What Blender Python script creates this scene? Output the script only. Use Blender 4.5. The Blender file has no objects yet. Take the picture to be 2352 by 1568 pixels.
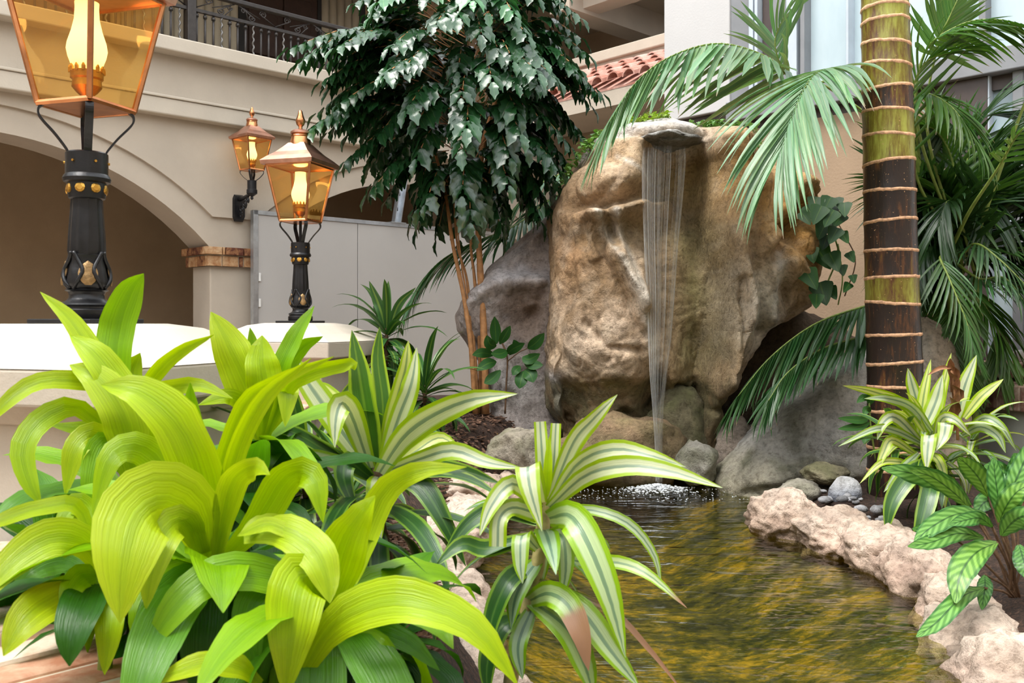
import bpy, bmesh, math, random
from mathutils import Vector, Matrix, noise
import numpy as np

# ------------------------------------------------------------------ camera, world, lights
random.seed(7)
SC = bpy.context.scene
COL = SC.collection
FPX = 2100.0
CAMZ = 1.5
cam_d = bpy.data.cameras.new('camera')
cam = bpy.data.objects.new('camera', cam_d)
COL.objects.link(cam)
cam.location = (0, 0, CAMZ)
cam.rotation_euler = (math.radians(90), 0, 0)
cam_d.sensor_width = 36
cam_d.lens = 36 * FPX / 2352
cam_d.shift_y = -44.0 / 2352
cam_d.clip_start = 0.05
cam_d.dof.use_dof = True
cam_d.dof.focus_distance = 4.6
cam_d.dof.aperture_fstop = 11.0
SC.camera = cam

world = bpy.data.worlds.new('skylight')
SC.world = world
world.use_nodes = True
bg = world.node_tree.nodes['Background']
bg.inputs[0].default_value = (0.93, 0.97, 1.0, 1)
bg.inputs[1].default_value = 1.8

sun_d = bpy.data.lights.new('sun', 'SUN')
sun_d.energy = 2.7
sun_d.angle = math.radians(26)
sun_d.color = (1.0, 0.96, 0.9)
sun = bpy.data.objects.new('sun', sun_d)
COL.objects.link(sun)
sun.rotation_euler = Vector((0.34, 0.30, -1.0)).to_track_quat('-Z', 'Y').to_euler()

SC.view_settings.view_transform = 'Standard'
SC.view_settings.look = 'None'
SC.view_settings.exposure = 0.62
SC.view_settings.gamma = 1.0
SC.view_settings.use_curve_mapping = False

cy = SC.cycles
cy.max_bounces = 5; cy.diffuse_bounces = 2; cy.glossy_bounces = 2; cy.transmission_bounces = 4; cy.transparent_max_bounces = 10
cy.adaptive_threshold = 0.05; cy.use_light_tree = False
cy.caustics_reflective = False; cy.caustics_refractive = False

# ------------------------------------------------------------------ helpers
def at(px, py, Y):
    return Vector(((px - 1176.0) / FPX * Y, Y, CAMZ - (py - 740.0) / FPX * Y))

ORG = {}          # origin of the thing an object belongs to

def setp(o, label=None, cat=None, group=None, kind=None):
    if label: o['label'] = label
    if cat: o['category'] = cat
    if group: o['group'] = group
    if kind: o['kind'] = kind
    return o

def empty(name, loc, label=None, cat=None, group=None, kind=None):
    o = bpy.data.objects.new(name, None)
    o.empty_display_size = 0.1
    COL.objects.link(o)
    o.location = loc
    ORG[o.as_pointer()] = Vector(loc)
    return setp(o, label, cat, group, kind)

def org(o):
    return ORG.get(o.as_pointer(), Vector((0, 0, 0))) if o else Vector((0, 0, 0))

class MB:
    """collects geometry in world space; build() links ONE mesh object"""
    def __init__(s):
        s.v = []; s.f = []; s.uv = []; s.col = None
    def add(s, verts, faces, uvs=None):
        b = len(s.v)
        s.v.extend([tuple(p) for p in verts])
        for f in faces: s.f.append(tuple(i + b for i in f))
        s.uv.extend(uvs if uvs else [(0.5, 0.5)] * len(verts))
        return s
    def hexa(s, c):
        return s.add(c, [(0,3,2,1),(4,5,6,7),(0,1,5,4),(1,2,6,5),(2,3,7,6),(3,0,4,7)])
    def box(s, x0, x1, y0, y1, z0, z1):
        return s.hexa([(x0,y0,z0),(x1,y0,z0),(x1,y1,z0),(x0,y1,z0),(x0,y0,z1),(x1,y0,z1),(x1,y1,z1),(x0,y1,z1)])
    def tube(s, pts, rad, n=8, cap=True, flat=1.0):
        pts = [Vector(p) for p in pts]
        m = len(pts)
        if not hasattr(rad, '__len__'): rad = [rad] * m
        rings = []
        prev = None
        for i, p in enumerate(pts):
            t = (pts[min(i+1, m-1)] - pts[max(i-1, 0)])
            t = t.normalized() if t.length > 1e-9 else Vector((0,0,1))
            if prev is None:
                a = Vector((0,0,1)) if abs(t.z) < 0.9 else Vector((1,0,0))
                sd = t.cross(a).normalized()
            else:
                sd = (prev - t * prev.dot(t)).normalized()
            prev = sd
            up = sd.cross(t)
            rings.append([p + (sd * math.cos(2*math.pi*k/n) + up * (flat * math.sin(2*math.pi*k/n))) * rad[i] for k in range(n)])
        vs = [q for r in rings for q in r]
        fs = [(i*n+k, i*n+(k+1) % n, (i+1)*n+(k+1) % n, (i+1)*n+k) for i in range(m-1) for k in range(n)]
        uv = [(k / n, i / max(1, m-1)) for i in range(m) for k in range(n)]
        if cap:
            fs.append(tuple(range(n))[::-1]); fs.append(tuple((m-1)*n+k for k in range(n)))
        return s.add(vs, fs, uv)
    def lathe(s, prof, c, n=24, square=None, rot=0.0, wob=None):
        """prof: (radius, z) pairs around the vertical through c"""
        c = Vector(c); vs = []; m = len(prof)
        for i, (r, z) in enumerate(prof):
            for k in range(n):
                a = 2*math.pi*k/n + rot
                rr = r * (wob(a, i) if wob else 1.0)
                vs.append((c.x + rr*math.cos(a), c.y + rr*math.sin(a), c.z + z))
        fs = [(i*n+k, i*n+(k+1) % n, (i+1)*n+(k+1) % n, (i+1)*n+k) for i in range(m-1) for k in range(n)]
        uv = [(k/n, i/max(1, m-1)) for i in range(m) for k in range(n)]
        fs.append(tuple(range(n))[::-1]); fs.append(tuple((m-1)*n+k for k in range(n)))
        return s.add(vs, fs, uv)
    def mesh(s, name, off, smooth=False):
        me = bpy.data.meshes.new(name)
        o = Vector(off)
        me.from_pydata([(v[0]-o.x, v[1]-o.y, v[2]-o.z) for v in s.v], [], s.f)
        if s.uv:
            uvl = me.uv_layers.new(name='UVMap')
            li = np.empty(len(me.loops), dtype=np.int32); me.loops.foreach_get('vertex_index', li)
            uvl.data.foreach_set('uv', np.array(s.uv, dtype=np.float32)[li].ravel())
        if s.col is not None:
            ca = me.color_attributes.new('tint', 'FLOAT_COLOR', 'POINT')
            ca.data.foreach_set('color', np.array(s.col, dtype=np.float32).ravel())
        if smooth:
            me.polygons.foreach_set('use_smooth', [True] * len(me.polygons))
        me.update()
        return me
    def build(s, name, mat, parent=None, smooth=False, bevel=0.0, off=None, color=None, auto=None):
        o_ = org(parent) if off is None else Vector(off)
        me = s.mesh(name, o_, smooth)
        ob = bpy.data.objects.new(name, me)
        COL.objects.link(ob)
        if parent:
            ob.parent = parent
            ORG[ob.as_pointer()] = o_
        else:
            ob.location = o_
            ORG[ob.as_pointer()] = o_
        if mat: me.materials.append(mat)
        if color: ob.color = color
        if bevel:
            b = ob.modifiers.new('bevel', 'BEVEL'); b.width = bevel; b.segments = 2; b.limit_method = 'ANGLE'
        if auto is not None:
            bm = bmesh.new(); bm.from_mesh(me)
            for e in bm.edges:
                if len(e.link_faces) == 2 and e.calc_face_angle(0) > auto: e.smooth = False
            for f in bm.faces: f.smooth = True
            bm.to_mesh(me); bm.free()
        return ob

def inst(src_mesh, name, parent, mw, color=None):
    """an object that shares mesh data, placed by a world matrix"""
    ob = bpy.data.objects.new(name, src_mesh)
    COL.objects.link(ob)
    if parent:
        ob.parent = parent
        mw = Matrix.Translation(-org(parent)) @ mw
        ORG[ob.as_pointer()] = org(parent)
    ob.matrix_local = mw
    if color: ob.color = color
    return ob

def spline(pts, n):
    """Catmull-Rom through points (tuples of any length)"""
    P = [np.array(p, dtype=float) for p in pts]
    if len(P) == 2:
        return [P[0] + (P[1]-P[0]) * i/(n-1) for i in range(n)]
    P = [2*P[0]-P[1]] + P + [2*P[-1]-P[-2]]
    m = len(P) - 3
    out = []
    for i in range(n):
        x = i/(n-1) * m; k = min(int(x), m-1); t = x-k
        a, b, c, d = P[k], P[k+1], P[k+2], P[k+3]
        out.append(0.5*((2*b) + (-a+c)*t + (2*a-5*b+4*c-d)*t*t + (-a+3*b-3*c+d)*t**3))
    return out

def interp(x, xs, ys): return float(np.interp(x, xs, ys))

# ------------------------------------------------------------------ materials
def mat(name):
    m = bpy.data.materials.new(name); m.use_nodes = True
    nt = m.node_tree
    return m, nt, nt.nodes['Principled BSDF'], nt.nodes['Material Output']

def N(nt, t, **kw):
    n = nt.nodes.new(t)
    for k, v in kw.items(): setattr(n, k, v)
    return n

def L(nt, a, b): nt.links.new(a, b)

def ramp(nt, fac, stops):
    r = N(nt, 'ShaderNodeValToRGB')
    e = r.color_ramp.elements
    while len(e) < len(stops): e.new(0.5)
    for i, (p, c) in enumerate(stops):
        e[i].position = p; e[i].color = (c[0], c[1], c[2], 1)
    if fac is not None: L(nt, fac, r.inputs[0])
    return r

def mix(nt, fac, a, b, mode='MIX'):
    m = N(nt, 'ShaderNodeMix', data_type='RGBA', blend_type=mode)
    for i, x in ((0, fac), (6, a), (7, b)):
        if hasattr(x, 'is_output'): L(nt, x, m.inputs[i])
        elif i == 0: m.inputs[0].default_value = x
        else: m.inputs[i].default_value = (x[0], x[1], x[2], 1)
    return m.outputs[2]

def math_(nt, op, a, b=None, clamp=False):
    m = N(nt, 'ShaderNodeMath', operation=op, use_clamp=clamp)
    for i, x in ((0, a), (1, b)):
        if x is None: continue
        if hasattr(x, 'is_output'): L(nt, x, m.inputs[i])
        else: m.inputs[i].default_value = x
    return m.outputs[0]

def noise_n(nt, scale, detail=4, rough=0.55, vec=None, dist=0.0):
    n = N(nt, 'ShaderNodeTexNoise')
    n.inputs['Scale'].default_value = scale; n.inputs['Detail'].default_value = detail
    n.inputs['Roughness'].default_value = rough; n.inputs['Distortion'].default_value = dist
    if vec is not None: L(nt, vec, n.inputs['Vector'])
    return n

def coords(nt, out='Object', scale=None):
    tc = N(nt, 'ShaderNodeTexCoord')
    if scale is None: return tc.outputs[out]
    mp = N(nt, 'ShaderNodeMapping'); mp.inputs['Scale'].default_value = scale
    L(nt, tc.outputs[out], mp.inputs[0]); return mp.outputs[0]

def geo_pos(nt, scale=None):
    g = N(nt, 'ShaderNodeNewGeometry')
    if scale is None: return g.outputs['Position']
    mp = N(nt, 'ShaderNodeMapping'); mp.inputs['Scale'].default_value = scale
    L(nt, g.outputs['Position'], mp.inputs[0]); return mp.outputs[0]

def bump(nt, bsdf, h, strength=0.3, dist=0.02):
    b = N(nt, 'ShaderNodeBump'); b.inputs['Strength'].default_value = strength
    b.inputs['Distance'].default_value = dist
    L(nt, h, b.inputs['Height']); L(nt, b.outputs[0], bsdf.inputs['Normal'])

def plain(name, col, rough=0.6, metal=0.0, var=0.12, scale=6.0, bmp=0.0, bscale=60.0, spec=0.5, coat=0.0):
    m, nt, p, _ = mat(name)
    pos = geo_pos(nt)
    n = noise_n(nt, scale, 5, 0.6, pos)
    dark = tuple(c * (1 - var) for c in col); lite = tuple(min(1, c * (1 + var)) for c in col)
    r = ramp(nt, n.outputs[0], [(0.3, dark), (0.7, lite)])
    L(nt, r.outputs[0], p.inputs['Base Color'])
    p.inputs['Roughness'].default_value = rough; p.inputs['Metallic'].default_value = metal
    p.inputs['Specular IOR Level'].default_value = spec
    p.inputs['Coat Weight'].default_value = coat
    if bmp:
        b = noise_n(nt, bscale, 6, 0.65, pos)
        bump(nt, p, b.outputs[0], bmp, 0.01)
    return m

M = {}
M['stucco'] = plain('stucco', (0.54, 0.465, 0.38), 0.85, var=0.07, scale=2.2, bmp=0.25, bscale=45, spec=0.25)
M['stucco_cap'] = plain('cap_stucco', (0.56, 0.50, 0.42), 0.8, var=0.06, scale=3, bmp=0.2, bscale=60, spec=0.25)
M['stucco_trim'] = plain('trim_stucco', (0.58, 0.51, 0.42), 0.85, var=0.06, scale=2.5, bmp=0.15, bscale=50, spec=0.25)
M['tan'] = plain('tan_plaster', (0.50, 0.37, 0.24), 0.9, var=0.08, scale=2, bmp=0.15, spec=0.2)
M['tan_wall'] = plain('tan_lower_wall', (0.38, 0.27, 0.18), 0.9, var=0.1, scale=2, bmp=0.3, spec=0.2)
M['white_wall'] = plain('white_plaster', (0.57, 0.555, 0.55), 0.85, var=0.03, scale=2, bmp=0.15, spec=0.25)
M['hoarding'] = plain('board_paint', (0.48, 0.46, 0.44), 0.6, var=0.04, scale=1.5)
M['steel'] = plain('galvanised_steel', (0.55, 0.58, 0.62), 0.35, metal=0.8, var=0.15, scale=12)
M['iron'] = plain('black_iron', (0.016, 0.016, 0.018), 0.34, metal=0.35, var=0.3, scale=25, bmp=0.1, bscale=90)
M['rail'] = plain('rail_iron', (0.05, 0.043, 0.04), 0.4, metal=0.4, var=0.2, scale=20)
M['railpale'] = plain('twist_iron', (0.2, 0.19, 0.18), 0.35, metal=0.5, var=0.2, scale=20)
M['copper'] = plain('copper', (0.62, 0.27, 0.12), 0.27, metal=1.0, var=0.35, scale=9, bmp=0.06, bscale=14)
M['copper_roof'] = plain('weathered_copper', (0.60, 0.33, 0.24), 0.38, metal=1.0, var=0.3, scale=7, bmp=0.05, bscale=14)
M['brass'] = plain('old_brass', (0.55, 0.30, 0.06), 0.35, metal=1.0, var=0.3, scale=30)
M['gilt'] = plain('gilt_relief', (0.28, 0.17, 0.07), 0.45, metal=0.6, var=0.5, scale=40, bmp=0.4, bscale=50)
M['dark_door'] = plain('dark_wood', (0.045, 0.022, 0.014), 0.5, var=0.25, scale=8)
M['black'] = plain('black_paint', (0.012, 0.012, 0.012), 0.5)
M['curtain'] = plain('cream_curtain', (0.58, 0.52, 0.40), 0.9, var=0.05, scale=3)
M['grey_frame'] = plain('grey_frame', (0.24, 0.245, 0.26), 0.5, var=0.1, scale=5)
M['pale_frame'] = plain('pale_frame', (0.52, 0.58, 0.65), 0.45, var=0.08, scale=5)
M['dark_frame'] = plain('bronze_frame', (0.07, 0.05, 0.045), 0.45, var=0.2)
M['floor'] = plain('paving', (0.36, 0.29, 0.23), 0.8, var=0.15, scale=3, bmp=0.1)
M['stem'] = plain('tan_stem', (0.46, 0.22, 0.085), 0.6, var=0.3, scale=25, bmp=0.35, bscale=60)
M['stem_green'] = plain('green_stem', (0.20, 0.27, 0.05), 0.5, var=0.3, scale=20)
M['stem_pale'] = plain('pale_stem', (0.42, 0.34, 0.14), 0.6, var=0.35, scale=30, bmp=0.3)
M['stem_brown'] = plain('brown_stem', (0.13, 0.07, 0.035), 0.7, var=0.4, scale=40, bmp=0.4)
M['ceramic'] = plain('white_ceramic', (0.8, 0.8, 0.78), 0.25, var=0.02, coat=0.3)
M['mortar'] = plain('mortar', (0.55, 0.47, 0.36), 0.95, var=0.15, scale=15, bmp=0.3)
M['green_wall'] = plain('pale_planter_plaster', (0.46, 0.47, 0.41), 0.85, var=0.1, scale=4, bmp=0.2)
M['dead_leaf'] = plain('dead_leaf', (0.27, 0.12, 0.05), 0.7, var=0.4, scale=30)

def brick_mat(name, a, b, c, scale):
    m, nt, p, _ = mat(name)
    oi = N(nt, 'ShaderNodeObjectInfo')
    pos = geo_pos(nt)
    n = noise_n(nt, scale, 5, 0.65, pos, 0.4)
    fac = math_(nt, 'ADD', math_(nt, 'MULTIPLY', n.outputs[0], 0.75), math_(nt, 'MULTIPLY', oi.outputs['Random'], 0.3))
    r = ramp(nt, fac, [(0.36, a), (0.55, b), (0.76, c)])
    L(nt, r.outputs[0], p.inputs['Base Color'])
    p.inputs['Roughness'].default_value = 0.8
    bump(nt, p, n.outputs[0], 0.5, 0.01)
    return m
M['brick_cap'] = brick_mat('capital_brick', (0.10, 0.025, 0.012), (0.42, 0.2, 0.08), (0.62, 0.42, 0.24), 16)
M['brick_coping'] = brick_mat('coping_brick', (0.42, 0.17, 0.09), (0.58, 0.36, 0.24), (0.72, 0.6, 0.48), 14)
M['brick_old'] = brick_mat('old_coping_brick', (0.22, 0.1, 0.07), (0.45, 0.33, 0.25), (0.6, 0.52, 0.43), 14)
M['tile'] = brick_mat('clay_tile', (0.40, 0.15, 0.10), (0.55, 0.29, 0.23), (0.68, 0.48, 0.42), 6)

# amber lantern glass, lit chimney
m, nt, p, out = mat('amber_glass')
tr = N(nt, 'ShaderNodeBsdfTransparent'); tr.inputs[0].default_value = (0.93, 0.74, 0.42, 1)
gl = N(nt, 'ShaderNodeBsdfGlossy'); gl.inputs['Roughness'].default_value = 0.06; gl.inputs[0].default_value = (1, .9, .75, 1)
df = N(nt, 'ShaderNodeBsdfTranslucent'); df.inputs[0].default_value = (0.95, 0.5, 0.12, 1)
mx0 = N(nt, 'ShaderNodeMixShader'); mx0.inputs[0].default_value = 0.10
L(nt, tr.outputs[0], mx0.inputs[1]); L(nt, df.outputs[0], mx0.inputs[2])
lw = N(nt, 'ShaderNodeLayerWeight'); lw.inputs[0].default_value = 0.5
ff = math_(nt, 'ADD', math_(nt, 'MULTIPLY', math_(nt, 'POWER', lw.outputs['Facing'], 4.0), 0.5), 0.055)
mx = N(nt, 'ShaderNodeMixShader'); L(nt, ff, mx.inputs[0])
L(nt, mx0.outputs[0], mx.inputs[1]); L(nt, gl.outputs[0], mx.inputs[2]); L(nt, mx.outputs[0], out.inputs[0])
M['amber'] = m
m, nt, p, out = mat('lit_chimney')
em = N(nt, 'ShaderNodeEmission')
uvc = coords(nt, 'UV'); sp = N(nt, 'ShaderNodeSeparateXYZ'); L(nt, uvc, sp.inputs[0])
r = ramp(nt, sp.outputs[1], [(0.0, (1.0, 0.68, 0.22)), (0.2, (1.0, 0.86, 0.5)), (0.6, (1.0, 0.9, 0.6)), (1.0, (1.0, 0.74, 0.34))])
L(nt, r.outputs[0], em.inputs[0]); em.inputs[1].default_value = 1.9
L(nt, em.outputs[0], out.inputs[0]); M['chimney'] = m

# glazing: pale panes
m, nt, p, out = mat('pale_pane')
n = noise_n(nt, 1.6, 6, 0.6, geo_pos(nt, (1, 1, 0.35)))
r = ramp(nt, n.outputs[0], [(0.35, (0.44, 0.55, 0.60)), (0.65, (0.58, 0.68, 0.72))])
L(nt, r.outputs[0], p.inputs['Base Color']); p.inputs['Roughness'].default_value = 0.18
M['pane'] = m

# ---- leaf materials: UV.x across, UV.y along; object colour tints, object alpha = where the dry tip starts
def leaf_mat(name, centre, mid, edge, trans=0.35, rough=0.35, stripes=0.25, band=(0.12, 0.3), cell=0.0, ribs=0.0, sat_tr=None, spec=0.5):
    m, nt, p, out = mat(name)
    uv = N(nt, 'ShaderNodeTexCoord').outputs['UV']
    sp = N(nt, 'ShaderNodeSeparateXYZ'); L(nt, uv, sp.inputs[0])
    oi = N(nt, 'ShaderNodeObjectInfo')
    u = math_(nt, 'ABSOLUTE', math_(nt, 'SUBTRACT', sp.outputs[0], 0.5))
    mp = N(nt, 'ShaderNodeMapping'); L(nt, uv, mp.inputs[0]); mp.inputs['Scale'].default_value = (26, 1.2, 1)
    off = N(nt, 'ShaderNodeCombineXYZ'); L(nt, math_(nt, 'MULTIPLY', oi.outputs['Random'], 37.0), off.inputs[0])
    va = N(nt, 'ShaderNodeVectorMath', operation='ADD'); L(nt, mp.outputs[0], va.inputs[0]); L(nt, off.outputs[0], va.inputs[1])
    st = noise_n(nt, 1.0, 3, 0.6, va.outputs[0])
    uj = math_(nt, 'ADD', u, math_(nt, 'MULTIPLY', math_(nt, 'SUBTRACT', st.outputs[0], 0.5), 0.12))
    r = ramp(nt, uj, [(band[0]*0.6, centre), (band[0], mid), (band[1], mid), (min(band[1]+0.06, 0.49), edge)])
    sc = ramp(nt, st.outputs[0], [(0.3, (1-stripes,)*3), (0.7, (1+0*stripes,)*3)])
    c = mix(nt, 1.0, r.outputs[0], sc.outputs[0], 'MULTIPLY')
    c = mix(nt, 1.0, c, oi.outputs['Color'], 'MULTIPLY')
    # dry tip
    tn = noise_n(nt, 6.0, 3, 0.6, va.outputs[0])
    tv = math_(nt, 'ADD', sp.outputs[1], math_(nt, 'MULTIPLY', math_(nt, 'SUBTRACT', tn.outputs[0], 0.5), 0.16))
    tf = math_(nt, 'MULTIPLY', math_(nt, 'SUBTRACT', tv, oi.outputs['Alpha']), 14.0, True)
    c = mix(nt, tf, c, (0.36, 0.19, 0.11))
    L(nt, c, p.inputs['Base Color'])
    p.inputs['Roughness'].default_value = rough
    p.inputs['Specular IOR Level'].default_value = spec
    t = N(nt, 'ShaderNodeBsdfTranslucent')
    tc = mix(nt, 1.0, c, sat_tr or (1.0, 0.95, 0.45), 'MULTIPLY')
    L(nt, tc, t.inputs[0])
    ms = N(nt, 'ShaderNodeMixShader'); ms.inputs[0].default_value = trans
    L(nt, p.outputs[0], ms.inputs[1]); L(nt, t.outputs[0], ms.inputs[2]); L(nt, ms.outputs[0], out.inputs[0])
    b = N(nt, 'ShaderNodeBump'); b.inputs['Strength'].default_value = 0.25 + ribs; b.inputs['Distance'].default_value = 0.004
    L(nt, st.outputs[0], b.inputs['Height']); L(nt, b.outputs[0], p.inputs['Normal'])
    return m
M['lime'] = leaf_mat('lime_leaf', (0.37, 0.57, 0.002), (0.43, 0.63, 0.002), (0.48, 0.67, 0.003), 0.42, 0.3, 0.25, ribs=0.3, sat_tr=(1.0, 0.92, 0.2), spec=0.5)
M['varieg'] = leaf_mat('variegated_leaf', (0.26, 0.36, 0.25), (0.66, 0.72, 0.46), (0.36, 0.54, 0.012), 0.3, 0.27, 0.2, band=(0.09, 0.29), spec=0.65)
M['varieg_green'] = leaf_mat('green_striped_leaf', (0.14, 0.27, 0.05), (0.055, 0.16, 0.03), (0.36, 0.52, 0.05), 0.25, 0.28, 0.3, band=(0.06, 0.34), spec=0.65)
M['corn'] = leaf_mat('corn_plant_leaf', (0.20, 0.33, 0.06), (0.05, 0.14, 0.035), (0.07, 0.19, 0.045), 0.22, 0.33, 0.3, band=(0.12, 0.3))
M['palm'] = leaf_mat('palm_leaflet', (0.17, 0.27, 0.06), (0.08, 0.19, 0.045), (0.09, 0.2, 0.05), 0.28, 0.26, 0.25, band=(0.04, 0.3), spec=0.75)
M['tree_leaf'] = leaf_mat('tree_leaflet', (0.05, 0.13, 0.035), (0.018, 0.075, 0.024), (0.02, 0.08, 0.025), 0.16, 0.2, 0.2, band=(0.03, 0.3), spec=0.9)
M['vine'] = leaf_mat('vine_leaf', (0.1, 0.22, 0.03), (0.035, 0.13, 0.025), (0.04, 0.14, 0.02), 0.2, 0.45, 0.15, band=(0.04, 0.3), spec=0.3)
M['ivy'] = leaf_mat('ivy_leaf', (0.3, 0.45, 0.06), (0.12, 0.28, 0.04), (0.2, 0.36, 0.06), 0.25, 0.4, 0.15, band=(0.1, 0.3))

# calathea: feathered bands across the blade
m = leaf_mat('feathered_leaf', (0.05, 0.15, 0.03), (0.16, 0.38, 0.07), (0.06, 0.2, 0.04), 0.2, 0.3, 0.1, band=(0.05, 0.36))
nt = m.node_tree; p = nt.nodes['Principled BSDF']
src = p.inputs['Base Color'].links[0].from_socket
uv = N(nt, 'ShaderNodeTexCoord').outputs['UV']; sp = N(nt, 'ShaderNodeSeparateXYZ'); L(nt, uv, sp.inputs[0])
uu = math_(nt, 'ABSOLUTE', math_(nt, 'SUBTRACT', sp.outputs[0], 0.5))
ph = math_(nt, 'SUBTRACT', math_(nt, 'MULTIPLY', sp.outputs[1], 58.0), math_(nt, 'MULTIPLY', uu, 22.0))
wv = math_(nt, 'ADD', math_(nt, 'MULTIPLY', math_(nt, 'SINE', ph), 0.5), 0.5)
bandr = ramp(nt, wv, [(0.15, (0.55, 0.66, 0.6)), (0.85, (1.3, 1.2, 1.4))])
L(nt, mix(nt, 1.0, src, bandr.outputs[0], 'MULTIPLY'), p.inputs['Base Color'])
M['calathea'] = m

# ---- rock: vertex colour 'tint' gives the mineral staining and darker hollows, noise the grain
def rock_mat(name, base=None, amount=0.35, scale=4.0, rough=0.75, bmp=0.8):
    m, nt, p, _ = mat(name)
    pos = geo_pos(nt)
    n1 = noise_n(nt, scale, 8, 0.68, pos, 0.6)
    n2 = noise_n(nt, scale * 9, 6, 0.7, pos)
    if base is None:
        vc = N(nt, 'ShaderNodeVertexColor', layer_name='tint').outputs[0]
    else:
        g = N(nt, 'ShaderNodeRGB'); g.outputs[0].default_value = (*base, 1); vc = g.outputs[0]
    r1 = ramp(nt, n1.outputs[0], [(0.28, (1-amount*1.3,)*3), (0.5, (1, 1, 1)), (0.72, (1+amount*.9, 1+amount*.88, 1+amount*.85))])
    c = mix(nt, 1.0, vc, r1.outputs[0], 'MULTIPLY')
    r2 = ramp(nt, n2.outputs[0], [(0.32, (0.55, 0.53, 0.50)), (0.5, (1.0, 1.0, 1.0)), (0.68, (1.22, 1.21, 1.2))])
    c = mix(nt, 1.0, c, r2.outputs[0], 'MULTIPLY')
    L(nt, c, p.inputs['Base Color'])
    p.inputs['Roughness'].default_value = rough
    p.inputs['Specular IOR Level'].default_value = 0.35
    n3 = noise_n(nt, scale * 28, 3, 0.7, pos)
    h = math_(nt, 'ADD', n1.outputs[0], math_(nt, 'ADD', math_(nt, 'MULTIPLY', n2.outputs[0], 0.45), math_(nt, 'MULTIPLY', n3.outputs[0], 0.14)))
    bump(nt, p, h, bmp, 0.05)
    return m
M['rock'] = rock_mat('waterfall_rock')
# ------------------------------------------------------------------ the building, in a frame turned 46.5 degrees
UA = Vector((math.sin(math.radians(46.5)), math.cos(math.radians(46.5)), 0))
VA = Vector((UA.y, -UA.x, 0))
P0 = Vector((-2.51, 9.0, 0))
def W(t, d, z): return P0 + UA * t + VA * d + Vector((0, 0, z))
def t_of(px, d):
    r = (px - 1176) / FPX
    return (r * (P0.y + VA.y * d) - P0.x - VA.x * d) / (UA.x - UA.y * r)
def d_of(px, t):
    r = (px - 1176) / FPX
    return (r * (P0.y + UA.y * t) - P0.x - UA.x * t) / (VA.x - VA.y * r)
def z_of(px, py, t, d):
    return CAMZ + (740 - py) / FPX * W(t, d, 0).y
def wbox(mb, t0, t1, d0, d1, z0, z1):
    return mb.hexa([W(t0,d1,z0), W(t1,d1,z0), W(t1,d0,z0), W(t0,d0,z0), W(t0,d1,z1), W(t1,d1,z1), W(t1,d0,z1), W(t0,d0,z1)])
def struct(o): o['kind'] = 'structure'; return o
def S(name, mb, m, **k): return struct(mb.build(name, m, **k))

# floor of the courtyard
mb = MB(); mb.box(-14, 14, -7, 20, -0.1, 0.0); S('floor', mb, M['floor'])

# arcade wall: segmental arches cut through a thick wall
R_ARC, RISE, HALF, ZSP = 2.706, 0.83, 1.95, 2.22
def arc_z(x): return ZSP + math.sqrt(max(0, R_ARC**2 - x*x)) - (R_ARC - RISE)
centres = [-2.446 - 4.39, -2.446, 1.95]
ZTOP = 3.50; TH = 0.42
mb = MB()
def arch_piece(mb, c, d0, d1, lift=0.0, ztop=ZTOP, n=28):
    xs = [-HALF + 2*HALF*i/n for i in range(n+1)]
    for i in range(n):
        a, b = xs[i], xs[i+1]
        za, zb = arc_z(a)+lift, arc_z(b)+lift
        mb.hexa([W(c+a,d1,za), W(c+b,d1,zb), W(c+b,d0,zb), W(c+a,d0,za), W(c+a,d1,ztop), W(c+b,d1,ztop), W(c+b,d0,ztop), W(c+a,d0,ztop)])
for c in centres: arch_piece(mb, c, -TH, 0)
for a, b in ((-9.2, centres[0]-HALF), (centres[0]+HALF, centres[1]-HALF), (centres[1]+HALF, centres[2]-HALF), (centres[2]+HALF, 4.6)):
    wbox(mb, a, b, -TH, 0, ZSP, ZTOP)
S('wall_arcade', mb, M['stucco'])
# raised outer field above a band that follows the arch
mb = MB()
for c in centres:
    n = 30; hw = HALF + 0.02
    for i in range(n):
        a = -hw + 2*hw*i/n; b = -hw + 2*hw*(i+1)/n
        def zz(x): return ZSP + math.sqrt((R_ARC+0.20)**2 - x*x) - (R_ARC - RISE) + 0.02
        za, zb = zz(a), zz(b)
        mb.hexa([W(c+a,.035,za), W(c+b,.035,zb), W(c+b,0,zb), W(c+a,0,za), W(c+a,.035,ZTOP), W(c+b,.035,ZTOP), W(c+b,0,ZTOP), W(c+a,0,ZTOP)])
zq = ZSP + math.sqrt((R_ARC+0.20)**2 - (HALF+.02)**2) - (R_ARC - RISE) + 0.02
for a, b in ((centres[0]+HALF+.02, centres[1]-HALF-.02), (centres[1]+HALF+.02, centres[2]-HALF-.02), (centres[2]+HALF+.02, 4.6)):
    wbox(mb, a, b, 0, .035, zq, ZTOP)
S('wall_arcade_field', mb, M['stucco'])
# piers under the springing
for i, (a, b) in enumerate(((centres[0]+HALF, centres[1]-HALF), (centres[1]+HALF, centres[2]-HALF), (centres[2]+HALF, 4.6))):
    mb = MB(); wbox(mb, a+0.02, b-0.02, -TH+0.02, -0.02, 0, ZSP-0.14)
    S('column', mb, M['stucco'], bevel=0.012)
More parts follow.
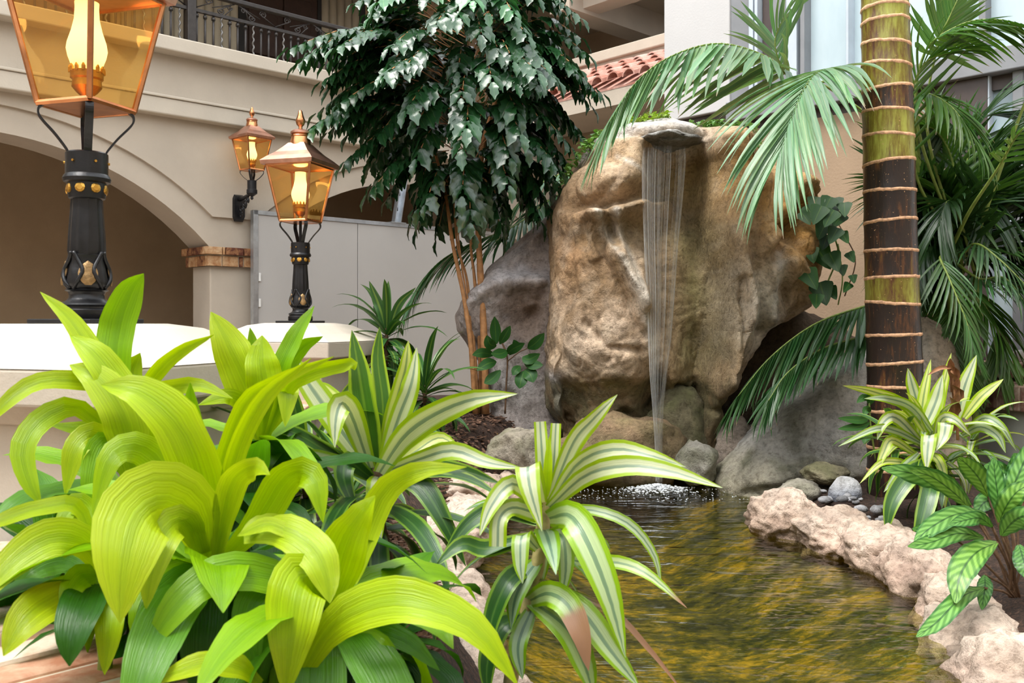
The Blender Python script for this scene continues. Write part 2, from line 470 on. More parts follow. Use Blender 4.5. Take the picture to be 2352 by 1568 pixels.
# brick capital on the visible pier: two courses, upper one proud
cap = empty('brick_capital', W(centres[1]+HALF, 0, ZSP-0.2), kind='structure')
a0, b0 = centres[1]+HALF, centres[2]-HALF
mb = MB()
wbox(mb, a0-.015, b0+.015, -TH-.015, .015, ZSP-.185, ZSP-.005)
mb.build('mortar_core', M['mortar'], cap)
def cap_course(z0, z1, out, lens, seed):
    rnd = random.Random(seed)
    lo_t, hi_t = a0-out, b0+out; lo_d, hi_d = -TH-out, out
    t = lo_t; k = 0
    while t < hi_t - .01:
        w = min(lens[k % len(lens)], hi_t - t); k += 1
        mb = MB(); j = rnd.uniform(-.003, .004)
        wbox(mb, t+.006, t+w-.006, hi_d-.07, hi_d+j, z0, z1); mb.build('brick', M['brick_cap'], cap, bevel=.003)
        t += w
    d = hi_d - .072; k = 1
    while d > lo_d + .01:
        w = min(lens[k % len(lens)]*.9, d - lo_d); k += 1
        mb = MB(); j = rnd.uniform(-.003, .004)
        wbox(mb, lo_t-j, lo_t+.07, d-w+.006, d-.006, z0, z1); mb.build('brick', M['brick_cap'], cap, bevel=.003)
        d -= w
cap_course(ZSP-.075, ZSP-.005, .062, [.17, .03, .19, .16], 3)
cap_course(ZSP-.185, ZSP-.088, .03, [.15, .17, .05, .16], 4)

# upper wall band, mouldings, balcony ledge
mb = MB(); wbox(mb, -9.2, 4.6, -.5, .075, ZTOP-.02, 3.98); S('wall_upper', mb, M['stucco'])
mb = MB(); wbox(mb, -9.2, 4.6, .0, .15, 3.37, 3.52); S('trim_1', mb, M['stucco_trim'], bevel=.012)
mb = MB(); wbox(mb, -9.2, 4.6, .0, .165, 3.52, 3.545); S('trim_2', mb, M['stucco_trim'], bevel=.006)
mb = MB(); wbox(mb, -9.2, 4.6, -.5, .235, 3.93, 4.06); S('trim_3', mb, M['stucco_trim'], bevel=.012)

# corridor behind the arches and the gallery above it
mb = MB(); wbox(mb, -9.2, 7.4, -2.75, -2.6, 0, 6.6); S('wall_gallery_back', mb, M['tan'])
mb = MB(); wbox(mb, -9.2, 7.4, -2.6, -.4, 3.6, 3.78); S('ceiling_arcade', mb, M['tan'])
mb = MB(); wbox(mb, -9.2, 7.4, -2.75, .2, 6.4, 6.6); S('ceiling_gallery', mb, M['stucco'])
mb = MB(); wbox(mb, -9.2, 4.2, -.2, .2, 5.9, 6.6); S('wall_gallery_header', mb, M['stucco'])
mb = MB(); wbox(mb, -9.35, -9.2, -2.75, .2, 0, 6.6); S('wall_gallery_end', mb, M['stucco'])

# gallery door and curtained windows on its back wall
DB = -2.6
dr = empty('door_1', W(t_of(640, DB), DB, 3.78), kind='structure')
ta, tb = t_of(553, DB+.03), t_of(728, DB+.03)
mb = MB(); wbox(mb, ta, tb, DB, DB+.06, 3.78, 6.0); mb.build('door_frame', M['dark_door'], dr, bevel=.01)
for i in range(2):
    for j in range(2):
        a = ta + .09 + i*(tb-ta-.12)/2; b = a + (tb-ta-.3)/2
        mb = MB(); wbox(mb, a, b, DB+.06, DB+.085, 3.95+j*1.0, 4.8+j*1.0); mb.build('panel', M['dark_door'], dr, bevel=.012)
def curtained(i, p0, p1):
    wn = empty('window_%d' % i, W(t_of(p0, DB), DB, 3.9), kind='structure')
    a, b = t_of(p0, DB+.03), t_of(p1, DB+.03)
    mb = MB()
    wbox(mb, a-.06, a, DB, DB+.07, 4.25, 6.0); wbox(mb, b, b+.1, DB, DB+.07, 4.25, 6.0); wbox(mb, a-.06, b+.1, DB, DB+.07, 4.17, 4.26)
    mb.build('window_frame', M['black'], wn)
    n = max(4, int((b-a)/.11))
    for k in range(n):
        x0 = a + (b-a)*k/n; x1 = a + (b-a)*(k+1)/n
        mb = MB(); mb.tube([W((x0+x1)/2, DB+.03, 4.26), W((x0+x1)/2, DB+.03, 6.0)], (x1-x0)*.56, 8); mb.build('curtain_fold', M['curtain'], wn, smooth=True)
curtained(1, 448, 545); curtained(2, 735, 822); curtained(3, 250, 420)

# gallery railing
DR = -.06
rail = empty('gallery_railing', W(0, DR, 4.06), 'dark iron gallery railing with scroll frieze above the arches', 'railing')
ZB, ZM, ZT = 4.0, 4.43, 4.60
mb = MB(); wbox(mb, -5.5, 3.9, DR-.03, DR+.03, ZT, ZT+.045); mb.build('top_rail', M['rail'], rail, bevel=.008)
mb = MB(); wbox(mb, -5.5, 3.9, DR-.018, DR+.018, ZM, ZM+.03); mb.build('middle_rail', M['rail'], rail)
tn = t_of(437, DR)
posts = [tn - 2.6, tn, tn + 2.6]
for t in posts:
    mb = MB(); wbox(mb, t-.042, t+.042, DR-.042, DR+.042, ZB, ZT+.12); wbox(mb, t-.055, t+.055, DR-.055, DR+.055, ZT+.12, ZT+.15)
    mb.build('newel_post', M['rail'], rail, bevel=.006)
mb = MB(); c0 = W(0, 0, 0); mb.tube([(0,0,ZB),(0,0,ZM)], .011, 8); mb.tube([(0,0,ZM-.045),(0,0,ZM-.02)], .019, 8)
bal_plain = mb.mesh('baluster', (0,0,0), True); bal_plain.materials.append(M['rail'])
mb = MB()
tw = lambda a, z: 1
pts = [(0.006*math.cos(k*1.05), 0.006*math.sin(k*1.05), ZB + (ZM-ZB)*k/36) for k in range(37)]
mb.tube(pts, .009, 6)
bal_twist = mb.mesh('baluster', (0,0,0), True); bal_twist.materials.append(M['railpale'])
k = 0; t = posts[0] + .09
while t < 2.5:
    if min(abs(t-q) for q in posts) > .06:
        inst(bal_twist if k % 4 == 1 else bal_plain, 'baluster', rail, Matrix.Translation(W(t, DR, 0)))
        k += 1
    t += .083
# scroll frieze: pairs of C and S scrolls with straight diagonals
def spiral(t, z, r, a0, turns, sgn, lead):
    pts = [W(lead[0], DR, lead[1])]
    n = 26
    for i in range(n+1):
        q = i/n; rr = r*(1-.8*q); a = a0 + sgn*q*turns*2*math.pi
        pts.append(W(t + rr*math.cos(a), DR, z + rr*math.sin(a)))
    return pts
zm = (ZM+ZT+.03)/2
def scroll_panel(ta, tb):
    n = 6; w = (tb-ta)/n
    for i in range(n):
        c = ta + (i+.5)*w
        mb = MB()
        s = 1 if i % 2 == 0 else -1
        mb.tube(spiral(c-s*w*.18, zm+.03, .038, math.pi*(0 if s > 0 else 1), 1.5, s, (c-s*w*.5, zm-.06)), .0065, 6)
        mb.tube(spiral(c+s*w*.12, zm-.032, .036, math.pi*(1 if s > 0 else 0), 1.4, s, (c+s*w*.42, zm+.06)), .0065, 6)
        mb.tube([W(c-s*w*.1, DR, zm-.02), W(c+s*w*.45, DR, zm+.06)], .005, 6)
        mb.tube(spiral(c+s*w*.33, zm+.02, .028, 0, 1.3, -s, (c+s*w*.2, zm-.07)), .006, 6)
        mb.build('scroll', M['rail'], rail, smooth=True)
scroll_panel(posts[0]+.05, posts[1]-.05); scroll_panel(posts[1]+.05, posts[2]-.05)

# temporary hoarding across the second arch
DH = .10
hd = empty('site_hoarding', W(0, DH, 0), 'grey painted board hoarding closing off the far arch', 'partition')
ZH = z_of(600, 489, t_of(600, DH), DH)
edges_px = [592, 822, 1062]
ts = [t_of(e, DH+.02) for e in edges_px]; ts[-1] = 3.2
for a, b in zip(ts[:-1], ts[1:]):
    mb = MB(); wbox(mb, a+.004, b-.004, DH-.02, DH+.02, 0.02, ZH-.02); mb.build('board', M['hoarding'], hd, bevel=.003)
mb = MB(); wbox(mb, ts[0]-.045, 3.2, DH-.03, DH+.03, ZH-.02, ZH+.02); mb.build('top_channel', M['steel'], hd)
mb = MB(); wbox(mb, ts[0]-.05, ts[0], DH-.03, DH+.03, 0, ZH+.02); mb.build('edge_stud', M['steel'], hd)
for z in (1.95, 1.7, 1.45):
    mb = MB(); wbox(mb, ts[0]+.005, ts[0]+.028, DH+.02, DH+.032, z-.05, z+.03); mb.build('fixing_clip', M['ceramic'], hd)
st = empty('steel_stud', W(t_of(920, DH), DH, ZH), 'bright steel stud standing upright on the hoarding edge', 'stud')
ta = t_of(910, DH); tb = t_of(929, DH)
mb = MB(); w = .045
zt = ZH + .62
for (dx0, dx1, dy0, dy1) in ((-w, w, -.03, -.024), (-w, -w+.008, -.03, .03), (w-.008, w, -.03, .03)):
    mb.hexa([W(ta+dx0,DH+dy1,ZH+.02), W(ta+dx1,DH+dy1,ZH+.02), W(ta+dx1,DH+dy0,ZH+.02), W(ta+dx0,DH+dy0,ZH+.02),
             W(tb+dx0,DH+dy1,zt), W(tb+dx1,DH+dy1,zt), W(tb+dx1,DH+dy0,zt), W(tb+dx0,DH+dy0,zt)])
mb.build('channel', M['steel'], st)
mb = MB(); wbox(mb, ta-.1, ta+.1, DH-.05, DH+.05, ZH+.02, ZH+.03); mb.build('foot_plate', M['steel'], st)
for i in range(3):
    mb = MB(); z = ZH + .16 + i*.17; tt = ta + (tb-ta)*(z-ZH)/.62
    wbox(mb, tt-.012, tt+.012, DH-.03, DH-.0235, z, z+.04); mb.build('slot', M['black'], st)

# ------------------------------------------------------------------ wing B: parapet, tiled pent roof, white wall, windows
T1 = 4.2
mb = MB(); wbox(mb, T1-.02, T1+.2, -.2, 3.3, 4.0, 4.80); S('wall_parapet', mb, M['stucco'])
mb = MB(); wbox(mb, T1-.07, T1+.25, -.2, 3.3, 4.70, 4.83); S('trim_4', mb, M['stucco_trim'], bevel=.012)
mb = MB(); wbox(mb, T1-.86, T1, -.1, 3.3, 3.88, 4.06); S('trim_5', mb, M['stucco'])
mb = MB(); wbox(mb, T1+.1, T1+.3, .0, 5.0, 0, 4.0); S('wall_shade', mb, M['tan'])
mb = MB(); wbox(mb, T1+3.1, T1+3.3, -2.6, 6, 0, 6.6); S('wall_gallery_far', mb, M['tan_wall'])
mb = MB(); wbox(mb, T1-.3, T1+3.3, .2, 6, 5.75, 6.0); S('ceiling_loggia', mb, M['stucco'])
for i, d in enumerate((.35, 1.75, 3.0)):
    mb = MB(); wbox(mb, T1-.25, T1+3.1, d-.17, d+.17, 5.40, 5.78); S('beam', mb, M['stucco'])
mb = MB(); wbox(mb, T1+.0, T1+.3, .2, 6, 5.45, 5.78); S('beam', mb, M['stucco'])
mb = MB(); wbox(mb, T1+.25, T1+3.2, .1, 3.3, 3.7, 3.8); S('ceiling_lower_loggia', mb, M['tan'])
# pent roof with single barrel tiles
pr = empty('roof_pent', W(T1-.8, 1, 4.05), kind='structure')
mb = MB()
mb.hexa([W(T1-.86,3.3,4.05), W(T1,3.3,4.05), W(T1,-.1,4.05), W(T1-.86,-.1,4.05), W(T1-.86,3.3,4.08), W(T1,3.3,4.56), W(T1,-.1,4.56), W(T1-.86,-.1,4.08)])
mb.build('roof_deck', M['tile'], pr)
rows = 4
for j in range(rows):
    for i in range(15):
        d = .02 + i*.22 + random.uniform(-.008, .008)
        s0, s1 = j/rows, (j+1.18)/rows
        jz = random.uniform(-.006, .008)
        mb = MB(); n = 6; vs = []
        for s, rr in ((s0, .088), (min(s1, 1.04), .072)):
            for k in range(n+1):
                a = math.pi*k/n
                zb = 4.10 + .48*s + (0.045 if s == s0 else 0.012) + jz
                vs.append(W(T1-.92+.92*s, d + rr*math.cos(a), zb + rr*math.sin(a)))
            for k in range(n+1):
                a = math.pi*k/n
                zb = 4.10 + .48*s + (0.045 if s == s0 else 0.012) + jz
                vs.append(W(T1-.92+.92*s, d + (rr-.016)*math.cos(a), zb + (rr-.016)*math.sin(a)))
        q = n+1; fs = []
        for k in range(n):
            fs += [(k, k+1, 2*q+k+1, 2*q+k), (q+k+1, q+k, 3*q+k, 3*q+k+1), (k+1, k, q+k, q+k+1)]
        mb.add(vs, fs); mb.build('tile', M['tile'], pr, smooth=False)
# white wall that hangs above the garden, and the glazed wall that goes on from it
T2 = 2.5
dA, dB_ = d_of(1525, T2), d_of(1675, T2)
ZL = 3.36
mb = MB(); wbox(mb, T2, T1+.4, dA, dB_, ZL, 8.5); S('wall_white', mb, M['white_wall'], bevel=.01)
mb = MB(); wbox(mb, T2+.05, T1+.4, dA+.05, 7.6, ZL-.22, ZL); S('trim_6', mb, M['dark_frame'])
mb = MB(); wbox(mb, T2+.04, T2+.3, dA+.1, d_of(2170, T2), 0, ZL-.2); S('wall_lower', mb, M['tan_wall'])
mb = MB(); wbox(mb, T2+.5, T2+.6, dB_, 7.6, 0, 8.5); S('wall_glazed_back', mb, M['dark_frame'])
# glazing: bars as measured, panes between
win = empty('window_4', W(T2, dB_, ZL), kind='structure')
def bar(p0, p1, m, z0=ZL, z1=8.0, f0=-.02, f1=.1):
    mb = MB(); wbox(mb, T2+f0, T2+f1, d_of(p0, T2), d_of(p1, T2), z0, z1); mb.build('frame_bar', m, win, bevel=.006)
def pane(p0, p1, z0=ZL+.05, z1=8.0):
    mb = MB(); wbox(mb, T2+.09, T2+.11, d_of(p0, T2), d_of(p1, T2), z0, z1); mb.build('pane', M['pane'], win)
bar(1675, 1722, M['grey_frame'], f0=.02); bar(1722, 1732, M['pale_frame']); bar(1735, 1742, M['pale_frame'])
bar(1744, 1768, M['dark_frame'], f0=.05); bar(1768, 1808, M['grey_frame'], f0=.03)
bar(1808, 1832, M['pale_frame']); bar(1840, 1850, M['grey_frame']); pane(1850, 1945); bar(1945, 1951, M['pale_frame']); pane(1951, 2040)
bar(2040, 2060, M['pale_frame']); pane(2060, 2186); bar(2186, 2192, M['dark_frame']); bar(2194, 2202, M['pale_frame']); pane(2202, 2250)
bar(2250, 2266, M['grey_frame']); pane(2266, 2400); bar(2400, 2430, M['grey_frame']); pane(2430, 2700)
mb = MB(); wbox(mb, T2-.06, T2+.12, dB_, 7.4, ZL-.12, ZL+.05); mb.build('sill', M['grey_frame'], win, bevel=.008)
win2 = empty('window_5', W(T2, d_of(2170, T2), 0), kind='structure')
for (p0, p1, mm) in ((2170, 2268, M['dark_frame']), (2325, 2350, M['grey_frame']), (2350, 2500, M['grey_frame']), (2268, 2272, M['pale_frame'])):
    mb = MB(); wbox(mb, T2+.0, T2+.12, d_of(p0, T2), d_of(p1, T2), .2, ZL-.12); mb.build('frame_bar', mm, win2, bevel=.006)
mb = MB(); wbox(mb, T2+.09, T2+.11, d_of(2272, T2), d_of(2325, T2), .2, ZL-.15); mb.build('pane', M['pane'], win2)
mb = MB(); wbox(mb, T2+.0, T2+.12, d_of(2170, T2), d_of(2500, T2), 2.1, 2.2); mb.build('transom', M['grey_frame'], win2)

# unseen court walls behind and beside the camera, added to block horizon light
mb = MB(); mb.box(-9, 9, -6.2, -6, 0, 6.5); S('wall_behind', mb, M['stucco'])
mb = MB(); mb.box(5.6, 5.8, -6, 5.2, 0, 8.0); S('wall_right', mb, M['stucco'])
mb = MB(); mb.box(-9.2, -9, -6, 4, 0, 6.5); S('wall_left', mb, M['stucco'])

# ------------------------------------------------------------------ garden ground, pond
ZW = 0.5
def gw(px, py, z=ZW):
    Y = FPX * (CAMZ - z) / (py - 740.0)
    return Vector(((px - 1176) / FPX * Y, Y, z))
right_px = [(1640,1105),(1700,1140),(1762,1190),(1830,1240),(1900,1268),(1985,1300),(2060,1360),(2110,1430),(2160,1500),(2215,1568),(2330,1720),(2500,1950)]
left_px = [(1290,1085),(1215,1110),(1150,1160),(1118,1230),(1105,1320),(1115,1400),(1150,1480),(1205,1568),(1240,1750),(1250,1950)]
RB = [gw(*p) for p in right_px]; LB = [gw(*p) for p in left_px]
poly = [Vector((0.30, 6.3, 0))] + LB + RB[::-1] + [Vector((1.35, 6.3, 0))]
PX = np.array([p.x for p in poly]); PY = np.array([p.y for p in poly])
def pond_dist(x, y):
    """signed distance to the pond edge, negative inside (arrays)"""
    d = np.full(x.shape, 1e9); ins = np.zeros(x.shape, bool)
    n = len(PX)
    for i in range(n):
        x1, y1, x2, y2 = PX[i], PY[i], PX[(i+1) % n], PY[(i+1) % n]
        ex, ey = x2-x1, y2-y1
        q = np.clip(((x-x1)*ex + (y-y1)*ey) / (ex*ex+ey*ey+1e-12), 0, 1)
        d = np.minimum(d, np.hypot(x-x1-q*ex, y-y1-q*ey))
        c = ((y1 > y) != (y2 > y)) & (x < (x2-x1)*(y-y1)/(y2-y1+1e-12)+x1)
        ins ^= c
    return np.where(ins, -d, d)
def ground_z(x, y):
    x = np.asarray(x, float); y = np.asarray(y, float)
    sd = pond_dist(x, y)
    H = 0.84 + (0.61-0.84) * np.clip((x-0.35)/0.5, 0, 1)
    s = np.clip((sd-.02)/.36, 0, 1); s = s*s*(3-2*s)
    b = np.clip(-sd/.5, 0, 1)
    return np.where(sd > 0, .46 + (H-.46)*s, .46 - .22*b)
def gz(x, y): return float(ground_z(np.array([x]), np.array([y]))[0])
def grid_obj(name, x0, x1, y0, y1, step, zf, m, keep=None, amp=.012, sc=9):
    nx = int((x1-x0)/step)+1; ny = int((y1-y0)/step)+1
    xs = np.linspace(x0, x1, nx); ys = np.linspace(y0, y1, ny)
    X, Yy = np.meshgrid(xs, ys); Z = zf(X, Yy)
    vs = []
    for i in range(ny):
        for j in range(nx):
            vs.append((X[i,j], Yy[i,j], Z[i,j] + amp*noise.noise((X[i,j]*sc, Yy[i,j]*sc, 0))))
    K = keep(X, Yy) if keep is not None else np.ones(X.shape, bool)
    fs = [(i*nx+j, i*nx+j+1, (i+1)*nx+j+1, (i+1)*nx+j) for i in range(ny-1) for j in range(nx-1)
          if K[i,j] or K[i+1,j] or K[i,j+1] or K[i+1,j+1]]
    mb = MB(); mb.add(vs, fs)
    return mb.build(name, m, smooth=True)
m, nt, p, _ = mat('bark_mulch')
pos = geo_pos(nt)
n1 = noise_n(nt, 38, 6, 0.75, pos, 1.2)
r = ramp(nt, n1.outputs[0], [(0.36, (0.012, 0.007, 0.005)), (0.52, (0.075, 0.035, 0.02)), (0.70, (0.24, 0.13, 0.08))])
L(nt, r.outputs[0], p.inputs['Base Color']); p.inputs['Roughness'].default_value = .9
bump(nt, p, n1.outputs[0], 1.0, .05); M['mulch'] = m
g = grid_obj('ground_soil', -1.36, 3.4, .75, 8.3, .07, ground_z, M['mulch'], keep=lambda x, y: pond_dist(x, y) > .16); struct(g)
m, nt, p, _ = mat('pond_bed')
pos = geo_pos(nt)
n1 = noise_n(nt, 2.6, 8, 0.74, geo_pos(nt, (.8, 1.0, 0)), 0.1)
n2 = noise_n(nt, 26, 6, 0.8, geo_pos(nt, (0.6, .9, 0)), 0.1)
fac = math_(nt, 'ADD', math_(nt, 'MULTIPLY', n1.outputs[0], .62), math_(nt, 'MULTIPLY', n2.outputs[0], .42))
r = ramp(nt, fac, [(0.46, (0.010, 0.015, 0.002)), (0.53, (0.085, 0.075, 0.004)), (0.59, (0.29, 0.18, 0.006)), (0.70, (0.62, 0.40, 0.04))])
L(nt, r.outputs[0], p.inputs['Base Color']); p.inputs['Roughness'].default_value = .9
bump(nt, p, n2.outputs[0], .1, .01); M['bed'] = m
g = grid_obj('ground_pond_bed', -.75, 2.6, 1.2, 6.4, .08, lambda x, y: ground_z(x, y)-.006, M['bed'], keep=lambda x, y: pond_dist(x, y) < .2, amp=.02, sc=5); struct(g)
# water surface
m, nt, p, out = mat('pond_water')
tr = N(nt, 'ShaderNodeBsdfTransparent'); tr.inputs[0].default_value = (0.80, 0.80, 0.55, 1)
gl = N(nt, 'ShaderNodeBsdfGlossy'); gl.inputs['Roughness'].default_value = .035
pos = geo_pos(nt, (2.2, 6.5, 1))
n1 = noise_n(nt, 1.0, 3, .5, pos, .6)
pos2 = geo_pos(nt, (9, 22, 1)); n2 = noise_n(nt, 1.0, 2, .5, pos2, .3)
h = math_(nt, 'ADD', n1.outputs[0], math_(nt, 'MULTIPLY', n2.outputs[0], .22))
b = N(nt, 'ShaderNodeBump'); b.inputs['Strength'].default_value = .55; b.inputs['Distance'].default_value = .05
L(nt, h, b.inputs['Height']); L(nt, b.outputs[0], gl.inputs['Normal'])
fr = N(nt, 'ShaderNodeFresnel'); fr.inputs[0].default_value = 1.36; L(nt, b.outputs[0], fr.inputs['Normal'])
ms = N(nt, 'ShaderNodeMixShader'); L(nt, math_(nt, 'MULTIPLY', fr.outputs[0], 1.15, True), ms.inputs[0])
L(nt, tr.outputs[0], ms.inputs[1]); L(nt, gl.outputs[0], ms.inputs[2]); L(nt, ms.outputs[0], out.inputs[0])
M['water'] = m
g = grid_obj('water_pond', -.8, 2.7, 1.2, 6.4, .06, lambda x, y: ZW + 0*x, M['water'], keep=lambda x, y: pond_dist(x, y) < .08, amp=.004, sc=3.5); struct(g)

# ------------------------------------------------------------------ low planter wall with brick coping, lamp pillars
ROTP = math.radians(-17)
def prot(x, y, c): return Vector((c.x + x*math.cos(ROTP) - y*math.sin(ROTP), c.y + x*math.sin(ROTP) + y*math.cos(ROTP), 0))
PIL = [Vector((-1.26, 2.71, 0)), Vector((-1.335, 5.77, 0))]
def frustum(mb, c, h0, z0, h1, z1):
    q = []
    for h, z in ((h0, z0), (h1, z1)):
        for sx, sy in ((-1,-1),(1,-1),(1,1),(-1,1)):
            p = prot(sx*h, sy*h, c); q.append((p.x, p.y, z))
    mb.hexa(q)
for c, lab in zip(PIL, ('broad plastered pillar with hipped cap under the nearest lamp', 'plastered pillar with hipped cap under the smaller lamp by the hoarding')):
    pl = empty('lamp_pillar', (c.x, c.y, 0), lab, 'pillar', 'lamp pillars')
    mb = MB(); frustum(mb, c, .33, 0, .33, 1.25); mb.build('shaft', M['stucco_cap'], pl, bevel=.01)
    mb = MB(); frustum(mb, c, .345, 1.235, .375, 1.30); mb.build('neck_moulding', M['stucco_cap'], pl, bevel=.006)
    mb = MB(); frustum(mb, c, .425, 1.29, .43, 1.385); mb.build('cap_slab', M['stucco_cap'], pl, bevel=.008)
    mb = MB()
    h = [(.43, 1.385), (.33, 1.43), (.235, 1.482), (.16, 1.496)]
    for (a, za), (b, zb) in zip(h[:-1], h[1:]): frustum(mb, c, a, za, b, zb)
    mb.build('cap_top', M['stucco_cap'], pl)

# coping runs from the frame's corner past the near pillar and on to the far one
def coping(name, label, path, zt, width, blen, thick, m, wallm, group=None, wall_z0=0.0, gap=.008):
    o = empty(name, (path[0][0], path[0][1], 0), label, 'planter wall', group)
    P = [np.array(p) for p in path]
    L_ = [0]
    for a, b in zip(P[:-1], P[1:]): L_.append(L_[-1]+np.linalg.norm(b-a))
    tot = L_[-1]
    def pt(s):
        s = min(max(s, 0), tot)
        x = np.interp(s, L_, [p[0] for p in P]); y = np.interp(s, L_, [p[1] for p in P]); return np.array((x, y))
    def nr(s):
        a, b = pt(s-.04), pt(s+.04); t = (b-a)/np.linalg.norm(b-a); return np.array((-t[1], t[0]))
    mb = MB(); n = max(8, int(tot/.12))
    for i in range(n):
        s0, s1 = tot*i/n, tot*(i+1)/n
        a, b, na, nb = pt(s0), pt(s1), nr(s0), nr(s1); h = width/2-.03
        mb.hexa([(*(a-na*h), wall_z0), (*(b-nb*h), wall_z0), (*(b+nb*h), wall_z0), (*(a+na*h), wall_z0),
                 (*(a-na*h), zt-thick*.55), (*(b-nb*h), zt-thick*.55), (*(b+nb*h), zt-thick*.55), (*(a+na*h), zt-thick*.55)])
    mb.build('wall_body', wallm, o)
    mb = MB()
    for i in range(n):
        s0, s1 = tot*i/n, tot*(i+1)/n
        a, b, na, nb = pt(s0), pt(s1), nr(s0), nr(s1); h = width/2-.008
        mb.hexa([(*(a-na*h), zt-thick*.9), (*(b-nb*h), zt-thick*.9), (*(b+nb*h), zt-thick*.9), (*(a+na*h), zt-thick*.9),
                 (*(a-na*h), zt-.007), (*(b-nb*h), zt-.007), (*(b+nb*h), zt-.007), (*(a+na*h), zt-.007)])
    mb.build('mortar_bed', M['mortar'], o)
    k = int(tot/blen)
    for i in range(k):
        s0, s1 = tot*i/k+gap/2, tot*(i+1)/k-gap/2
        a, b, na, nb = pt(s0), pt(s1), nr(s0), nr(s1); h = width/2+random.uniform(-.006, .006); j = random.uniform(-.004, .004)
        mb = MB()
        mb.hexa([(*(a-na*h), zt-thick), (*(b-nb*h), zt-thick), (*(b+nb*h), zt-thick), (*(a+na*h), zt-thick),
                 (*(a-na*h), zt+j), (*(b-nb*h), zt+j), (*(b+nb*h), zt+j), (*(a+na*h), zt+j)])
        mb.build('brick', m, o, bevel=.008)
    return o
path = [(-.40, 1.02), (-.50, 1.22), (-.62, 1.38), (-.76, 1.52), (-.94, 1.68), (-1.12, 1.86), (-1.24, 2.05), (-1.27, 2.3)]
coping('brick_planter_wall', 'curved planter wall with brick coping in the corner before the lime plants', path, .955, .24, .085, .075, M['brick_coping'], M['stucco_cap'])
coping('brick_planter_wall', 'straight brick-capped planter wall running between the two lamp pillars', [(-1.22, 3.1), (-1.26, 5.4)], 1.04, .26, .09, .07, M['brick_coping'], M['stucco_cap'])
# round brick-topped planter on the right
def round_wall(name, label, c, r0, r1, zt, zb, hb, n, a0, a1):
    o = empty(name, (c[0], c[1], 0), label, 'planter wall')
    mb = MB(); seg = 40
    def ringseg(ra, rb, z0, z1):
        for i in range(seg):
            p, q = a0+(a1-a0)*i/seg, a0+(a1-a0)*(i+1)/seg
            f = lambda a, r, z: (c[0]+r*math.cos(a), c[1]+r*math.sin(a), z)
            mb.hexa([f(p,rb,z0), f(q,rb,z0), f(q,ra,z0), f(p,ra,z0), f(p,rb,z1), f(q,rb,z1), f(q,ra,z1), f(p,ra,z1)])
    ringseg(r0+.02, r1-.06, zb, zt-hb+.01); mb.build('wall_body', M['green_wall'], o)
    mb = MB(); ringseg(r0, r1-.012, zt-hb+.005, zt-.006); mb.build('mortar_bed', M['mortar'], o)
    for i in range(n):
        p, q = a0+(a1-a0)*(i+.06)/n, a0+(a1-a0)*(i+.94)/n
        j = random.uniform(-.008, .008)
        f = lambda a, r, z: (c[0]+r*math.cos(a), c[1]+r*math.sin(a), z)
        mb = MB()
        mb.hexa([f(p,r1+j,zt-hb), f(q,r1+j,zt-hb), f(q,r0,zt-hb), f(p,r0,zt-hb), f(p,r1+j,zt), f(q,r1+j,zt), f(q,r0,zt), f(p,r0,zt)])
        mb.build('brick', M['brick_old'], o, bevel=.008)
    return o
round_wall('round_planter_wall', 'round plastered planter wall topped with upright bricks beside the windows', (3.9, 5.6), .45, 1.0, 1.13, .3, .15, 52, math.radians(138), math.radians(300))
round_wall('brick_ledge', 'higher round brick ledge on the planter behind the striped plant', (3.9, 6.0), .2, .8, 1.24, 1.135, .09, 40, math.radians(158), math.radians(300))
# ------------------------------------------------------------------ rocks
def fbm(p, o=5, h=0.9, l=2.1):
    return noise.fractal(p, h, l, o)

def poly_dist(px, py, line):
    """distance from pixel-like coordinates to a polyline, and position along it 0..1"""
    best = np.full(px.shape, 1e9)
    for (x1, y1), (x2, y2) in zip(line[:-1], line[1:]):
        ex, ey = x2-x1, y2-y1
        q = np.clip(((px-x1)*ex+(py-y1)*ey)/(ex*ex+ey*ey), 0, 1)
        best = np.minimum(best, np.hypot(px-x1-q*ex, py-y1-q*ey))
    return best

